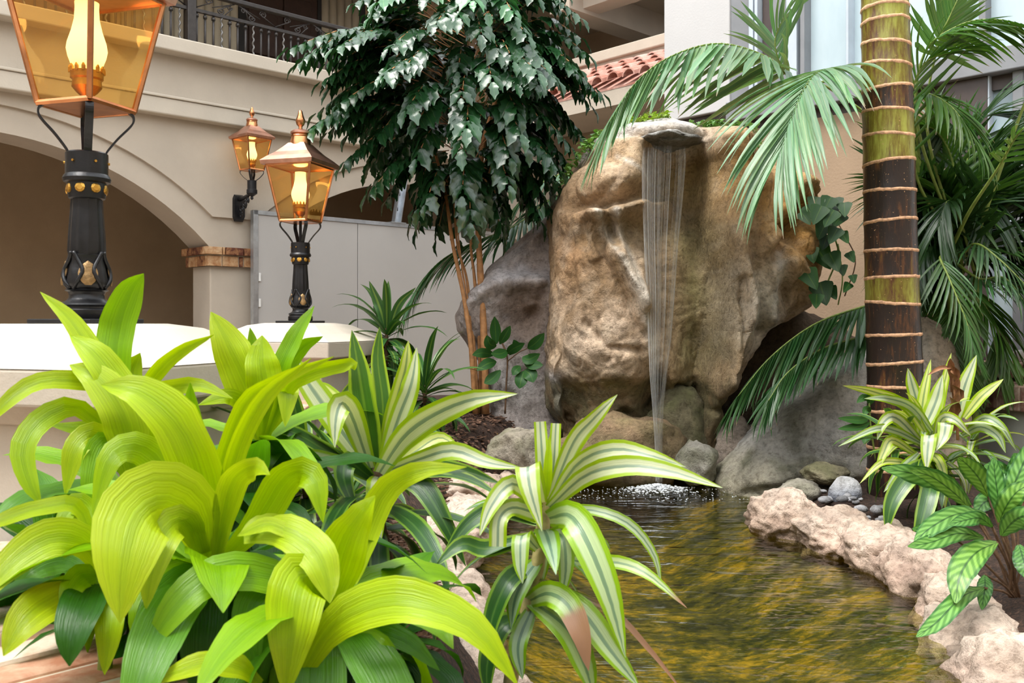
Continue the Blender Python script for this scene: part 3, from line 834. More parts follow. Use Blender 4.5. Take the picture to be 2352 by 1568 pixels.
def loft_rock(name, sil, cy, yfront, yback, n_ring, n_ang, feats, tintf, p=.62, amp=.05, seed=0.0, zscale=None, nsc=1.6):
    """sil: rows (py, px_left, px_right) measured where the rock turns away, at distance cy"""
    rows = sorted(sil, key=lambda r: -r[0])
    pys = np.array([r[0] for r in rows], float)[::-1]
    xl = np.array([r[1] for r in rows], float)[::-1]; xr = np.array([r[2] for r in rows], float)[::-1]
    y0, y1 = pys[-1], pys[0]
    # angles crowd on the front
    th = []
    for k in range(n_ang):
        q = k/n_ang
        th.append(q)
    qa = np.array(th)
    nf = .74
    ang = np.where(qa < nf, math.pi + qa/nf*math.pi, (qa-nf)/(1-nf)*math.pi)   # front half first (sin<0)
    V = np.zeros((n_ring, n_ang, 3)); 
    for i in range(n_ring):
        py = y0 + (y1-y0)*i/(n_ring-1)
        l = np.interp(py, pys, xl); r = np.interp(py, pys, xr)
        X0 = (l-1176)/FPX*cy; X1 = (r-1176)/FPX*cy
        z = CAMZ - (py-740)/FPX*cy
        yf = np.interp(py, [a for a, b in yfront], [b for a, b in yfront])
        yb = np.interp(py, [a for a, b in yback], [b for a, b in yback])
        c, s = np.cos(ang), np.sin(ang)
        xx = (X0+X1)/2 + (X1-X0)/2*np.sign(c)*np.abs(c)**p
        yy = np.where(s < 0, cy + (cy-yf)*np.sign(s)*np.abs(s)**p, cy + (yb-cy)*np.abs(s)**p)
        V[i,:,0] = xx; V[i,:,1] = yy; V[i,:,2] = z
    front = (np.sin(ang) < 0)[None,:] * np.ones((n_ring,1))
    PXs = V[:,:,0]/cy*FPX + 1176; PYs = np.repeat(np.linspace(y0, y1, n_ring)[:,None], n_ang, 1)
    dep = np.zeros((n_ring, n_ang))
    for f in feats:
        if f[0] == 'line':
            _, line, w, a = f; dep += a*np.exp(-(poly_dist(PXs, PYs, line)/w)**2)
        elif f[0] == 'blob':
            _, x, y, rx, ry, a = f; dep += a*np.exp(-((PXs-x)/rx)**2-((PYs-y)/ry)**2)
        elif f[0] == 'fault':     # a crease: one side of the line stands proud, falling off away from it
            _, line, soft, fade, a = f
            best = np.full(PXs.shape, 1e9); sg_ = np.zeros(PXs.shape)
            for (x1, y1), (x2, y2) in zip(line[:-1], line[1:]):
                ex, ey = x2-x1, y2-y1; l2 = ex*ex+ey*ey
                q = np.clip(((PXs-x1)*ex+(PYs-y1)*ey)/l2, 0, 1); dd = np.hypot(PXs-x1-q*ex, PYs-y1-q*ey)
                sd_ = ((PXs-x1)*ey-(PYs-y1)*ex)/math.sqrt(l2)
                b_ = dd < best; best = np.where(b_, dd, best); sg_ = np.where(b_, sd_, sg_)
            dep += a*np.tanh(sg_/soft)*np.exp(-(best/fade)**2)
        elif f[0] == 'ridge':
            _, line, w, a = f; dep += a*np.clip(1-poly_dist(PXs, PYs, line)/w, 0, 1)
        elif f[0] == 'step':      # a ledge: everything between two rows moved, with soft sides
            _, ya, yb_, xa, xb, soft, a = f
            k = lambda v: 1/(1+np.exp(-v))
            dep += a*k((PYs-ya)/(4 if ya < 600 else 13))*k((yb_-PYs)/14)*k((PXs-xa)/soft)*k((xb-PXs)/soft)
    V[:,:,1] -= dep*front*np.clip(np.abs(np.sin(ang))[None,:]*1.6, 0, 1)
    for i in range(n_ring):
        for k in range(n_ang):
            q = V[i,k]
            v = Vector((q[0]*nsc+seed, q[1]*nsc, q[2]*nsc*.8))
            d = amp*fbm(v) - amp*.7*max(0, .28-abs(noise.noise(v*1.9+Vector((3,1,7)))))*2.6 - amp*.22*max(0, .25-abs(noise.noise(v*5.3)))*3 + amp*.12*noise.noise(v*14)
            nx = math.cos(ang[k]); ny = math.sin(ang[k])
            V[i,k,0] += nx*d*.7; V[i,k,1] += ny*d; V[i,k,2] += amp*.4*noise.noise(v*1.7+Vector((5,5,5)))
    mb = MB()
    vs = [tuple(V[i,k]) for i in range(n_ring) for k in range(n_ang)]
    fs = [(i*n_ang+k, i*n_ang+(k+1) % n_ang, (i+1)*n_ang+(k+1) % n_ang, (i+1)*n_ang+k) for i in range(n_ring-1) for k in range(n_ang)]
    top = V[-1].mean(axis=0); vs.append((top[0], top[1], top[2]+.01)); b = (n_ring-1)*n_ang
    fs += [(b+k, b+(k+1) % n_ang, len(vs)-1) for k in range(n_ang)]
    mb.add(vs, fs)
    col = np.ones((len(vs), 4)); 
    col[:-1,:3] = tintf(PXs.ravel(), PYs.ravel(), V.reshape(-1,3)); col[-1,:3] = col[-2,:3]
    mb.col = col
    return mb

def mixc(c, col, w):
    w = np.clip(w, 0, 1)[:,None]; return c*(1-w) + np.array(col)[None,:]*w
def G(x, y, X, Yp, rx, ry): return np.exp(-((X-x)/rx)**2-((Yp-y)/ry)**2)
def wig(V, s, seed=0): return np.array([noise.fractal(Vector((v[0]*s+seed, v[1]*s, v[2]*s)), .9, 2.1, 4) for v in V])

# main fall rock ---------------------------------------------------------------
sil = [(1110,1296,1655),(1050,1292,1652),(985,1288,1650),(930,1252,1640),(900,1251,1645),(860,1252,1680),(800,1254,1708),(760,1256,1735),(735,1257,1800),(700,1258,1852),
       (640,1260,1868),(560,1264,1872),(500,1268,1864),(465,1276,1874),(440,1288,1868),(415,1305,1835),(390,1332,1780),(360,1350,1730),(335,1358,1690),(315,1380,1640),(300,1402,1600),(285,1450,1565),(276,1480,1545)]
feats = [('step', 350, 1200, 1466, 1592, 7, -.20), ('blob', 1530, 430, 60, 70, -.10),
  ('blob', 1505, 318, 100, 24, .10), ('fault', [(1385,352),(1470,350),(1588,346)], 5, 60, -.05),
  ('blob', 1395, 448, 85, 46, .22), ('fault', [(1320,498),(1400,500),(1480,478)], 6, 45, -.13), ('blob', 1400, 545, 80, 36, -.16), ('blob', 1478, 520, 28, 60, -.08),
  ('ridge', [(1345,505),(1385,590),(1440,680),(1485,850)], 24, .14), ('ridge', [(1395,505),(1412,600),(1455,700)], 20, .11), ('ridge', [(1330,500),(1350,600)], 18, .07),
  ('fault', [(1440,640),(1470,760),(1500,860)], 7, 50, .07),
  ('ridge', [(1655,330),(1672,450),(1636,560),(1662,700),(1622,860)], 46, .24), ('fault', [(1600,360),(1590,520),(1614,640),(1602,800),(1582,960)], 7, 50, .13),
  ('line', [(1602,400),(1590,520),(1612,640),(1600,800),(1580,960)], 15, -.13),
  ('ridge', [(1705,430),(1690,560),(1725,700),(1705,800)], 34, .14), ('line', [(1680,480),(1668,600),(1690,760)], 12, -.06),
  ('blob', 1795, 600, 70, 90, .18), ('fault', [(1735,560),(1790,490),(1860,448)], 7, 50, .12), ('line', [(1745,545),(1790,490),(1850,450)], 16, -.14), ('fault', [(1740,560),(1800,640),(1850,700)], 6, 40, -.08),
  ('blob', 1825, 440, 70, 24, .12), ('blob', 1760, 680, 40, 45, -.12), ('ridge', [(1750,620),(1770,700),(1740,760)], 18, .08), ('line', [(1810,640),(1850,690)], 9, -.07),
  ('step', 876, 1200, 1225, 1490, 14, -.15), ('blob', 1350, 800, 90, 60, .06),
  ('line', [(1490,850),(1510,900),(1480,930)], 14, -.10), ('fault', [(1270,780),(1262,860),(1285,960)], 5, 40, -.08),
  ('blob', 1400, 960, 60, 45, .09), ('line', [(1285,950),(1340,985),(1420,935),(1500,990)], 9, -.08), ('blob', 1600, 900, 30, 60, .07), ('line', [(1540,880),(1600,930),(1640,920)], 9, -.08),
  ('fault', [(1290,560),(1300,680),(1270,780)], 8, 45, .05), ('line', [(1330,740),(1370,790),(1440,800)], 8, -.04), ('line', [(1640,660),(1640,800),(1660,880)], 10, -.08)]
def tint_main(X, Y, V):
    n = wig(V, 3.2); n2 = wig(V, 7.0, 9)
    c = np.tile(np.array((0.46, 0.315, 0.185)), (len(X), 1))
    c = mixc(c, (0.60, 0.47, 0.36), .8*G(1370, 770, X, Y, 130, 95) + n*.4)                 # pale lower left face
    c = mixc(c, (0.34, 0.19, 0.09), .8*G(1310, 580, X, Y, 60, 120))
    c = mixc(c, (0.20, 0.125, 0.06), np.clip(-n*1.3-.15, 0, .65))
    c = mixc(c, (0.22, 0.17, 0.09), .7*G(1400, 540, X, Y, 80, 30)+.8*np.exp(-(poly_dist(X, Y, [(1596,400),(1590,520),(1614,640),(1602,800)])/22)**2))  # darker under the bulge and along the crevice
    c = mixc(c, (0.62, 0.33, 0.09), 1.0*G(1810, 520, X, Y, 110, 130) + .6*G(1660, 430, X, Y, 55, 120))   # ochre right lobe
    c = mixc(c, (0.68, 0.60, 0.49), .9*G(1690, 720, X, Y, 70, 110) + .3*n2)                    # lime scale on the right ridge
    c = mixc(c, (0.30, 0.20, 0.06), .8*G(1530, 430, X, Y, 60, 70))
    c = mixc(c, (0.32, 0.27, 0.13), .8*np.exp(-(poly_dist(X, Y, [(1560,560),(1570,700),(1555,900)])/40)**2) * np.clip(1+n, 0, 1.3))
    for line, w in (([(1345,505),(1395,590),(1440,680),(1490,870)], 9), ([(1388,505),(1420,600),(1455,690)], 8), ([(1345,510),(1360,540)], 6),
                    ([(1395,395),(1440,420),(1478,440)], 6), ([(1730,600),(1720,760)], 10)):
        c = mixc(c, (0.66, 0.60, 0.52), .8*np.exp(-(poly_dist(X, Y, line)/w)**2) * np.clip(.8+n2*1.2, 0, 1))
    k = lambda v: 1/(1+np.exp(-v))
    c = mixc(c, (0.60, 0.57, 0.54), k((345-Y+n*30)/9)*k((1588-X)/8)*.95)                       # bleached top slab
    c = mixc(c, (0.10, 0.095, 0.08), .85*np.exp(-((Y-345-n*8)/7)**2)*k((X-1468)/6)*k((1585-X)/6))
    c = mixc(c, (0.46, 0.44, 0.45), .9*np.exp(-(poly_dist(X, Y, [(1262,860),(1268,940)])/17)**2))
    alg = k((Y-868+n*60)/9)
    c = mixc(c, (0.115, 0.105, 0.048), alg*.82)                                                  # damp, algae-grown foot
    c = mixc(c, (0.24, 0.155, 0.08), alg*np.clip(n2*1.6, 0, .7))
    c = mixc(c, (0.24, 0.22, 0.08), .5*k((X-1230)/6)*G(1370, 878, X, Y, 110, 16)*np.clip(1+2*n2, 0, 1))
    return c
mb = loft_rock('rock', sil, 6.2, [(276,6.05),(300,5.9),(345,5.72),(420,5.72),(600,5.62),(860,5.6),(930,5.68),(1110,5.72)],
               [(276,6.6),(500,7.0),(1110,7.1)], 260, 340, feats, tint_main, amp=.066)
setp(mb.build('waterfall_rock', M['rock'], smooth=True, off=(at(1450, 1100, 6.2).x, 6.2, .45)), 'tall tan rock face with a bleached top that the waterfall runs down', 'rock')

def tint_left(X, Y, V):
    n = wig(V, 3.0, 4); n2 = wig(V, 8.0, 2)
    c = np.tile(np.array((0.47, 0.40, 0.37)), (len(X), 1))
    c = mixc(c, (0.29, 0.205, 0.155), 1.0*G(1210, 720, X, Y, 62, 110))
    c = mixc(c, (0.64, 0.60, 0.61), .7*np.clip(n*1.8, 0, 1) + .5*np.exp(-(poly_dist(X, Y, [(1080,680),(1160,640),(1250,640)])/26)**2))
    c = mixc(c, (0.44, 0.42, 0.41), .8*G(1170, 880, X, Y, 80, 70))
    c = mixc(c, (0.13, 0.10, 0.08), .5*np.clip(n2*1.4-.25, 0, 1))
    return c
sil = [(985,1128,1300),(930,1122,1300),(880,1110,1300),(830,1096,1300),(790,1072,1300),(760,1052,1300),(725,1044,1300),(700,1050,1300),(670,1080,1300),(640,1108,1300),(610,1128,1300),(570,1162,1300),(530,1205,1300),(500,1245,1310),(475,1275,1320)]
feats = [('line', [(1075,690),(1150,655),(1250,650)], 22, .10), ('blob', 1205, 715, 50, 60, -.16), ('blob', 1070, 730, 26, 40, .08), ('blob', 1150, 860, 40, 70, .08), ('line', [(1230,540),(1180,600),(1120,640)], 16, .05), ('blob', 1225, 720, 14, 14, -.08)]
mb = loft_rock('rock', sil, 6.75, [(475,6.6),(600,6.45),(700,6.3),(850,6.35),(985,6.3)], [(475,7.1),(985,7.3)], 120, 170, feats, tint_left, amp=.07, seed=8.3)
setp(mb.build('side_rock', M['rock'], smooth=True, off=(at(1180, 980, 6.7).x, 6.7, .7)), 'greyish hollowed rock leaning against the fall beside the slender trunks', 'rock')

def tint_right(X, Y, V):
    n = wig(V, 2.8, 14); n2 = wig(V, 9.0, 5)
    c = np.tile(np.array((0.54, 0.52, 0.49)), (len(X), 1))
    c = mixc(c, (0.72, 0.71, 0.69), np.clip(.2+n*1.5, 0, .9))
    k = lambda v: 1/(1+np.exp(-v))
    low = k((Y-1020-(X-1640)*.10+n*50)/14)
    c = mixc(c, (0.27, 0.235, 0.14), low*.75)
    c = mixc(c, (0.145, 0.15, 0.09), .7*np.clip(n2*2-.2, 0, 1)*low + .6*np.exp(-(poly_dist(X, Y, [(1800,930),(1790,1010)])/22)**2))
    c = mixc(c, (0.50, 0.36, 0.22), .8*k((X-2110)/25))
    return c
sil = [(1175,1650,2230),(1140,1640,2235),(1100,1634,2230),(1070,1650,2225),(1035,1690,2222),(1000,1722,2220),(960,1772,2216),(920,1815,2212),(880,1870,2208),(840,1930,2204),(800,1985,2196),(770,2015,2180),(745,2045,2160),(728,2080,2130)]
feats = [('line', [(1690,1110),(1800,1080),(1880,1060)], 16, -.05), ('line', [(1770,1150),(1850,1090),(2000,1070)], 12, -.05), ('blob', 1740, 1080, 60, 30, .06), ('blob', 1880, 960, 80, 60, .05), ('blob', 1950, 1060, 50, 30, .06)]
mb = loft_rock('rock', sil, 5.55, [(728,5.5),(850,5.32),(1000,5.2),(1175,5.05)], [(728,5.9),(1000,6.3),(1175,6.4)], 110, 190, feats, tint_right, p=.75, amp=.06, seed=3.1)
setp(mb.build('sloping_boulder', M['rock'], smooth=True, off=(at(1900, 1150, 5.5).x, 5.5, .45)), 'large pale grey boulder sloping down to the water behind the ringed trunk', 'rock')

# smaller boulders: noisy, facetted blobs
def boulder(name, label, c, r, seed, base, cat='rock', group=None, rot=0.0, sub=4, amp=.22, cuts=5, mos=0.0, top=None, flat=None):
    bm = bmesh.new(); bmesh.ops.create_icosphere(bm, subdivisions=sub, radius=1.0)
    rnd = random.Random(seed)
    planes = [(Vector((rnd.uniform(-1,1), rnd.uniform(-1,1), rnd.uniform(-.6,1))).normalized(), rnd.uniform(.68, .9)) for _ in range(cuts)]
    cr, sr = math.cos(rot), math.sin(rot)
    vs, cols = [], []
    for v in bm.verts:
        p = v.co.copy()
        for n_, h in planes:
            d = p.dot(n_)-h
            if d > 0: p -= n_*d*.85
        q = p*1.3+Vector((seed*3.7, seed*1.3, 0))
        f = 1 + amp*fbm(q, 4) + amp*.25*noise.noise(q*5) - amp*.5*max(0, .3-abs(noise.noise(q*2.2+Vector((2,2,2)))))
        p *= f
        x, y, z = p.x*r[0], p.y*r[1], p.z*r[2]
        w = Vector((c[0]+x*cr-y*sr, c[1]+x*sr+y*cr, c[2]+z))
        vs.append(w)
        n1 = noise.fractal(w*5+Vector((seed, 0, 0)), .9, 2.1, 4)
        col = np.array(base)*(1+.35*n1)
        if mos: 
            k = min(1, max(0, mos*(.4+1.4*noise.noise(w*9)) )); col = col*(1-k)+np.array((.10, .115, .035))*k
        if top is not None:
            k = min(1, max(0, (p.z)*.9+n1*.6)); col = col*(1-k)+np.array(top)*k
        cols.append((*np.clip(col, .01, 1), 1))
    mb = MB(); mb.add(vs, [tuple(l.vert.index for l in f.loops) for f in bm.faces]); mb.col = np.array(cols); bm.free()
    o = mb.build(name, M['rock'], smooth=True, off=c)
    return setp(o, label, cat, group)
def bpx(name, label, px, py, Y, wpx, hpx, seed, base, dep=.8, **k):
    c = at(px, py, Y); s = Y/FPX
    return boulder(name, label, (c.x, c.y, c.z), (wpx*s/2, wpx*s/2*dep, hpx*s/2), seed, base, **k)
bpx('boulder', 'brown rounded boulder at the foot of the falling water', 1425, 1045, 5.72, 300, 200, 1, (.25,.17,.10), mos=.4, dep=.55)
bpx('boulder', 'squarish pale block beside the splash', 1603, 1062, 5.55, 100, 108, 2, (.27,.255,.22), mos=.5, dep=1.0, cuts=8)
bpx('boulder', 'dull grey block wedged between the fall and the sloping boulder', 1695, 1035, 5.72, 120, 150, 3, (.27,.22,.18), dep=1.0, cuts=7)
bpx('boulder', 'dark mossy lump between the thin stream and the pale block', 1560, 985, 5.85, 150, 190, 13, (.19,.165,.10), mos=.6, dep=.8)
bpx('boulder', 'low mottled rock lying on the mulch by the pond', 1190, 1035, 5.25, 150, 110, 4, (.29,.255,.20), mos=.5, dep=.9)
bpx('boulder', 'small flat rock in the seam at the boulder foot', 1898, 1086, 4.95, 110, 50, 5, (.30,.26,.17), mos=.5, dep=.9)
bpx('boulder', 'small grey rock at the waterline under the sloping boulder', 1835, 1128, 4.85, 110, 60, 6, (.36,.33,.27), mos=.4, dep=.9)
bpx('grey_stone', 'angular grey stone with white streaks standing among pebbles', 1940, 1130, 4.62, 78, 76, 21, (.24,.26,.31), dep=.8, cuts=12, amp=.05, top=(.55,.55,.56), sub=3)
for q_ in bpy.data.objects['grey_stone'].data.polygons: q_.use_smooth = False
bpx('spout_stone', 'flat dark-edged stone lip that the waterfall spills over', 1520, 329, 5.98, 160, 44, 73, (.22,.21,.19), dep=1.5, cuts=5, amp=.22, top=(.66,.64,.62))
bpx('boulder', 'dark brown filler rock added in place of shade behind the low hanging frond', 1790, 900, 6.55, 420, 400, 14, (.13,.09,.06), dep=.7)  # added rock, coloured dark to stand in for the recess shadow
# pink rim
pink = (.50, .35, .27); pinkt = (.62, .50, .41)
rim = [(1810,1172,4.35,140,95,'pink rim rock at the head of the bank, next to the pebbles'),(1920,1208,4.1,170,90,'pink rim rock below the grey streaked stone'),
       (2030,1245,3.8,170,100,'pink rim rock under the hanging striped leaf'),(2120,1300,3.5,170,120,'pink rim rock under the feathered leaves'),
       (2190,1385,3.15,180,130,'pink rim rock behind the lowest feathered leaf'),(2255,1465,2.9,230,160,'pink rim rock at the brown stalks'),(2330,1570,2.62,300,210,'large pink rim rock at the lower corner of the pond'),(2460,1760,2.2,330,240,'pink rim rock just past the lower corner')]
def rim_chain(lst, seed0):
    for i, (x, y, Y, w, h, lab) in enumerate(lst):
        a, b = lst[max(i-1, 0)], lst[min(i+1, len(lst)-1)]
        pa, pb = at(a[0], a[1], a[2]), at(b[0], b[1], b[2]); t = pb-pa
        ln = t.length/(2 if 0 < i < len(lst)-1 else 1)
        c = at(x, y, Y); s_ = Y/FPX
        boulder('pond_rim_rock', lab, (c.x, c.y, c.z-.05), (ln*.80, w*s_*.54, h*s_*.5+.05), seed0+i, pink, group='pond rim rocks', mos=.16, top=pinkt, rot=math.atan2(t.y, t.x), amp=.26, cuts=3, sub=5)
rim_chain(rim, 30)
riml = [(1170,1120,5.2,130,70,'pale rim rock on the far bank by the mulch'),(1080,1125,4.75,190,90,'reddish rim rock behind the striped plant'),(1060,1190,4.25,170,90,'rim rock hidden behind the drooping striped leaves'),
        (1000,1255,3.7,200,120,'flat pink rim rock beside the dark stem'),(1030,1340,3.35,190,120,'pink rim rock in the gap between lime and striped plants'),
        (1065,1440,2.95,200,130,'pink rim rock above the drooping lime leaf'),(1040,1545,2.62,240,150,'large pink rim rock at the bottom edge'),(1170,1600,2.48,150,90,'small pink rim rock at the bottom by the water')]
rim_chain(riml, 50)
# pebbles
rnd = random.Random(5)
for i in range(30):
    px = rnd.uniform(1890, 2030); py = 1140 + (px-1890)*.22 + rnd.uniform(-8, 36)
    Y = FPX*(CAMZ-.60)/(py-740); c = at(px, py, Y); s = rnd.uniform(.012, .03)
    g = rnd.uniform(.18, .5)
    boulder('pebble', 'small rounded grey pebble beside the angular stone', (c.x, c.y, gz(c.x, c.y)+s*.5+rnd.uniform(0, .03)), (s*1.3, s, s*.7), 100+i, (g, g*1.0, g*1.06), 'pebble', 'grey pebbles by the trunk', rot=rnd.uniform(0, 3), sub=2, cuts=2, amp=.1)

# ------------------------------------------------------------------ falling water
m, nt, p, out = mat('falling_water')
uvn = coords(nt, 'UV', (1, 1, 1)); mp = N(nt, 'ShaderNodeMapping'); L(nt, uvn, mp.inputs[0]); mp.inputs['Scale'].default_value = (30, .4, 1)
n1 = noise_n(nt, 1.0, 4, .65, mp.outputs[0], .15)
sp = N(nt, 'ShaderNodeSeparateXYZ'); L(nt, uvn, sp.inputs[0])
eu = math_(nt, 'ABSOLUTE', math_(nt, 'SUBTRACT', sp.outputs[0], .5))
edge = ramp(nt, eu, [(0.44, (0, 0, 0)), (0.485, (.4, .4, .4))])
f = ramp(nt, n1.outputs[0], [(0.42, (.03, .03, .03)), (0.57, (.18, .18, .18)), (0.70, (.95, .95, .95))])
fac = math_(nt, 'ADD', f.outputs[0], edge.outputs[0], True)
tr = N(nt, 'ShaderNodeBsdfTransparent'); tr.inputs[0].default_value = (.96, .96, .94, 1)
df = N(nt, 'ShaderNodeBsdfPrincipled'); df.inputs['Base Color'].default_value = (.86, .87, .88, 1); df.inputs['Roughness'].default_value = .15
tl = N(nt, 'ShaderNodeBsdfTranslucent'); tl.inputs[0].default_value = (.88, .9, .92, 1)
m2 = N(nt, 'ShaderNodeMixShader'); m2.inputs[0].default_value = .4; L(nt, df.outputs[0], m2.inputs[1]); L(nt, tl.outputs[0], m2.inputs[2])
vf = ramp(nt, sp.outputs[1], [(0.0, (.9,)*3), (0.55, (.95,)*3), (0.93, (.6,)*3), (1.0, (.05,)*3)])
ms = N(nt, 'ShaderNodeMixShader'); L(nt, math_(nt, 'MULTIPLY', fac, vf.outputs[0]), ms.inputs[0])
L(nt, tr.outputs[0], ms.inputs[1]); L(nt, m2.outputs[0], ms.inputs[2]); L(nt, ms.outputs[0], out.inputs[0])
M['fall'] = m
m, nt, p, out = mat('foam'); p.inputs['Base Color'].default_value = (.74, .77, .8, 1); p.inputs['Roughness'].default_value = .25; p.inputs['Alpha'].default_value = .6; M['foam'] = m
wf = empty('waterfall', at(1512, 1100, 5.6), 'thin veil of water falling from the rock lip into the pond', 'waterfall')
rowsw = [(338,1478,1574,5.62),(370,1475,1576,5.58),(450,1475,1569,5.57),(560,1479,1557,5.56),(680,1486,1549,5.56),(780,1489,1541,5.56),(860,1492,1530,5.56),(930,1498,1523,5.57),(1000,1503,1520,5.57),(1060,1506,1519,5.565),(1105,1505,1522,5.56)]
def sheet(rw, nc, bow, name, jit=.006, seed=0):
    mb = MB(); nr = 70; vs = []; uv = []
    ys = [r[0] for r in rw]
    for i in range(nr):
        py = ys[0] + (ys[-1]-ys[0])*i/(nr-1)
        l = interp(py, ys, [r[1] for r in rw]); r_ = interp(py, ys, [r[2] for r in rw]); Y = interp(py, ys, [r[3] for r in rw])
        for k in range(nc+1):
            u = k/nc; q = at(l+(r_-l)*u, py, Y)
            q.y += -bow*math.sin(math.pi*u) + jit*noise.noise((u*9+seed, py*.004, 0))
            vs.append(q); uv.append((u, 1-i/(nr-1)))
    fs = [(i*(nc+1)+k, i*(nc+1)+k+1, (i+1)*(nc+1)+k+1, (i+1)*(nc+1)+k) for i in range(nr-1) for k in range(nc)]
    mb.add(vs, fs, uv); return mb.build(name, M['fall'], wf, smooth=True)
sheet(rowsw, 30, .05, 'water_veil', .018)
inner = [(r[0], r[1]+(r[2]-r[1])*.12, r[1]+(r[2]-r[1])*.52, r[3]-.02) for r in rowsw]
sheet(inner, 12, .03, 'water_strand', .012, 4)
rightst = [(338,1560,1574,5.61),(450,1556,1569,5.56),(560,1548,1558,5.59),(680,1541,1550,5.58),(800,1532,1540,5.575),(930,1516,1524,5.56),(1100,1510,1520,5.55)]
sheet(rightst, 6, .01, 'water_strand', .004, 7)
leftst = [(338,1478,1492,5.61),(600,1480,1494,5.555),(800,1489,1500,5.575),(1000,1503,1510,5.56),(1102,1506,1513,5.555)]
sheet(leftst, 6, .01, 'water_strand', .004, 11)
# foam where it lands
rnd = random.Random(2); mb = MB()
def blob(mb, c, r, n=6):
    vs, fs = [], []
    for i in range(1, 4):
        a = math.pi*i/4
        for k in range(n): vs.append((c[0]+r*math.sin(a)*math.cos(2*math.pi*k/n), c[1]+r*math.sin(a)*math.sin(2*math.pi*k/n), c[2]+r*.6*math.cos(a)))
    for i in range(2):
        for k in range(n): fs.append((i*n+k, (i+1)*n+k, (i+1)*n+(k+1) % n, i*n+(k+1) % n))
    fs.append(tuple(range(n))); fs.append(tuple(2*n+k for k in range(n))[::-1]); mb.add(vs, fs)
cs = gw(1512, 1124)
for i in range(650):
    a = rnd.uniform(0, 2*math.pi); q = abs(rnd.gauss(0, .55)); rr = q*.17
    blob(mb, (cs.x+rr*1.15*math.cos(a), min(cs.y+rr*.9*math.sin(a), 5.52), ZW+.004+max(0, .03*(1-q))*rnd.random()), rnd.uniform(.004, .013)*(1.15-.45*min(q, 1.6)))
for i in range(260):
    a = rnd.uniform(math.pi, 2*math.pi); rr = rnd.uniform(.12, .75)
    blob(mb, (cs.x+rr*math.cos(a), cs.y+rr*.55*math.sin(a), ZW+.004), rnd.uniform(.002, .0055))
o = mb.build('foam', M['foam'], smooth=True, off=(cs.x, cs.y, ZW)); setp(o, 'white froth and bubbles where the fall meets the pond', 'foam', kind='stuff')

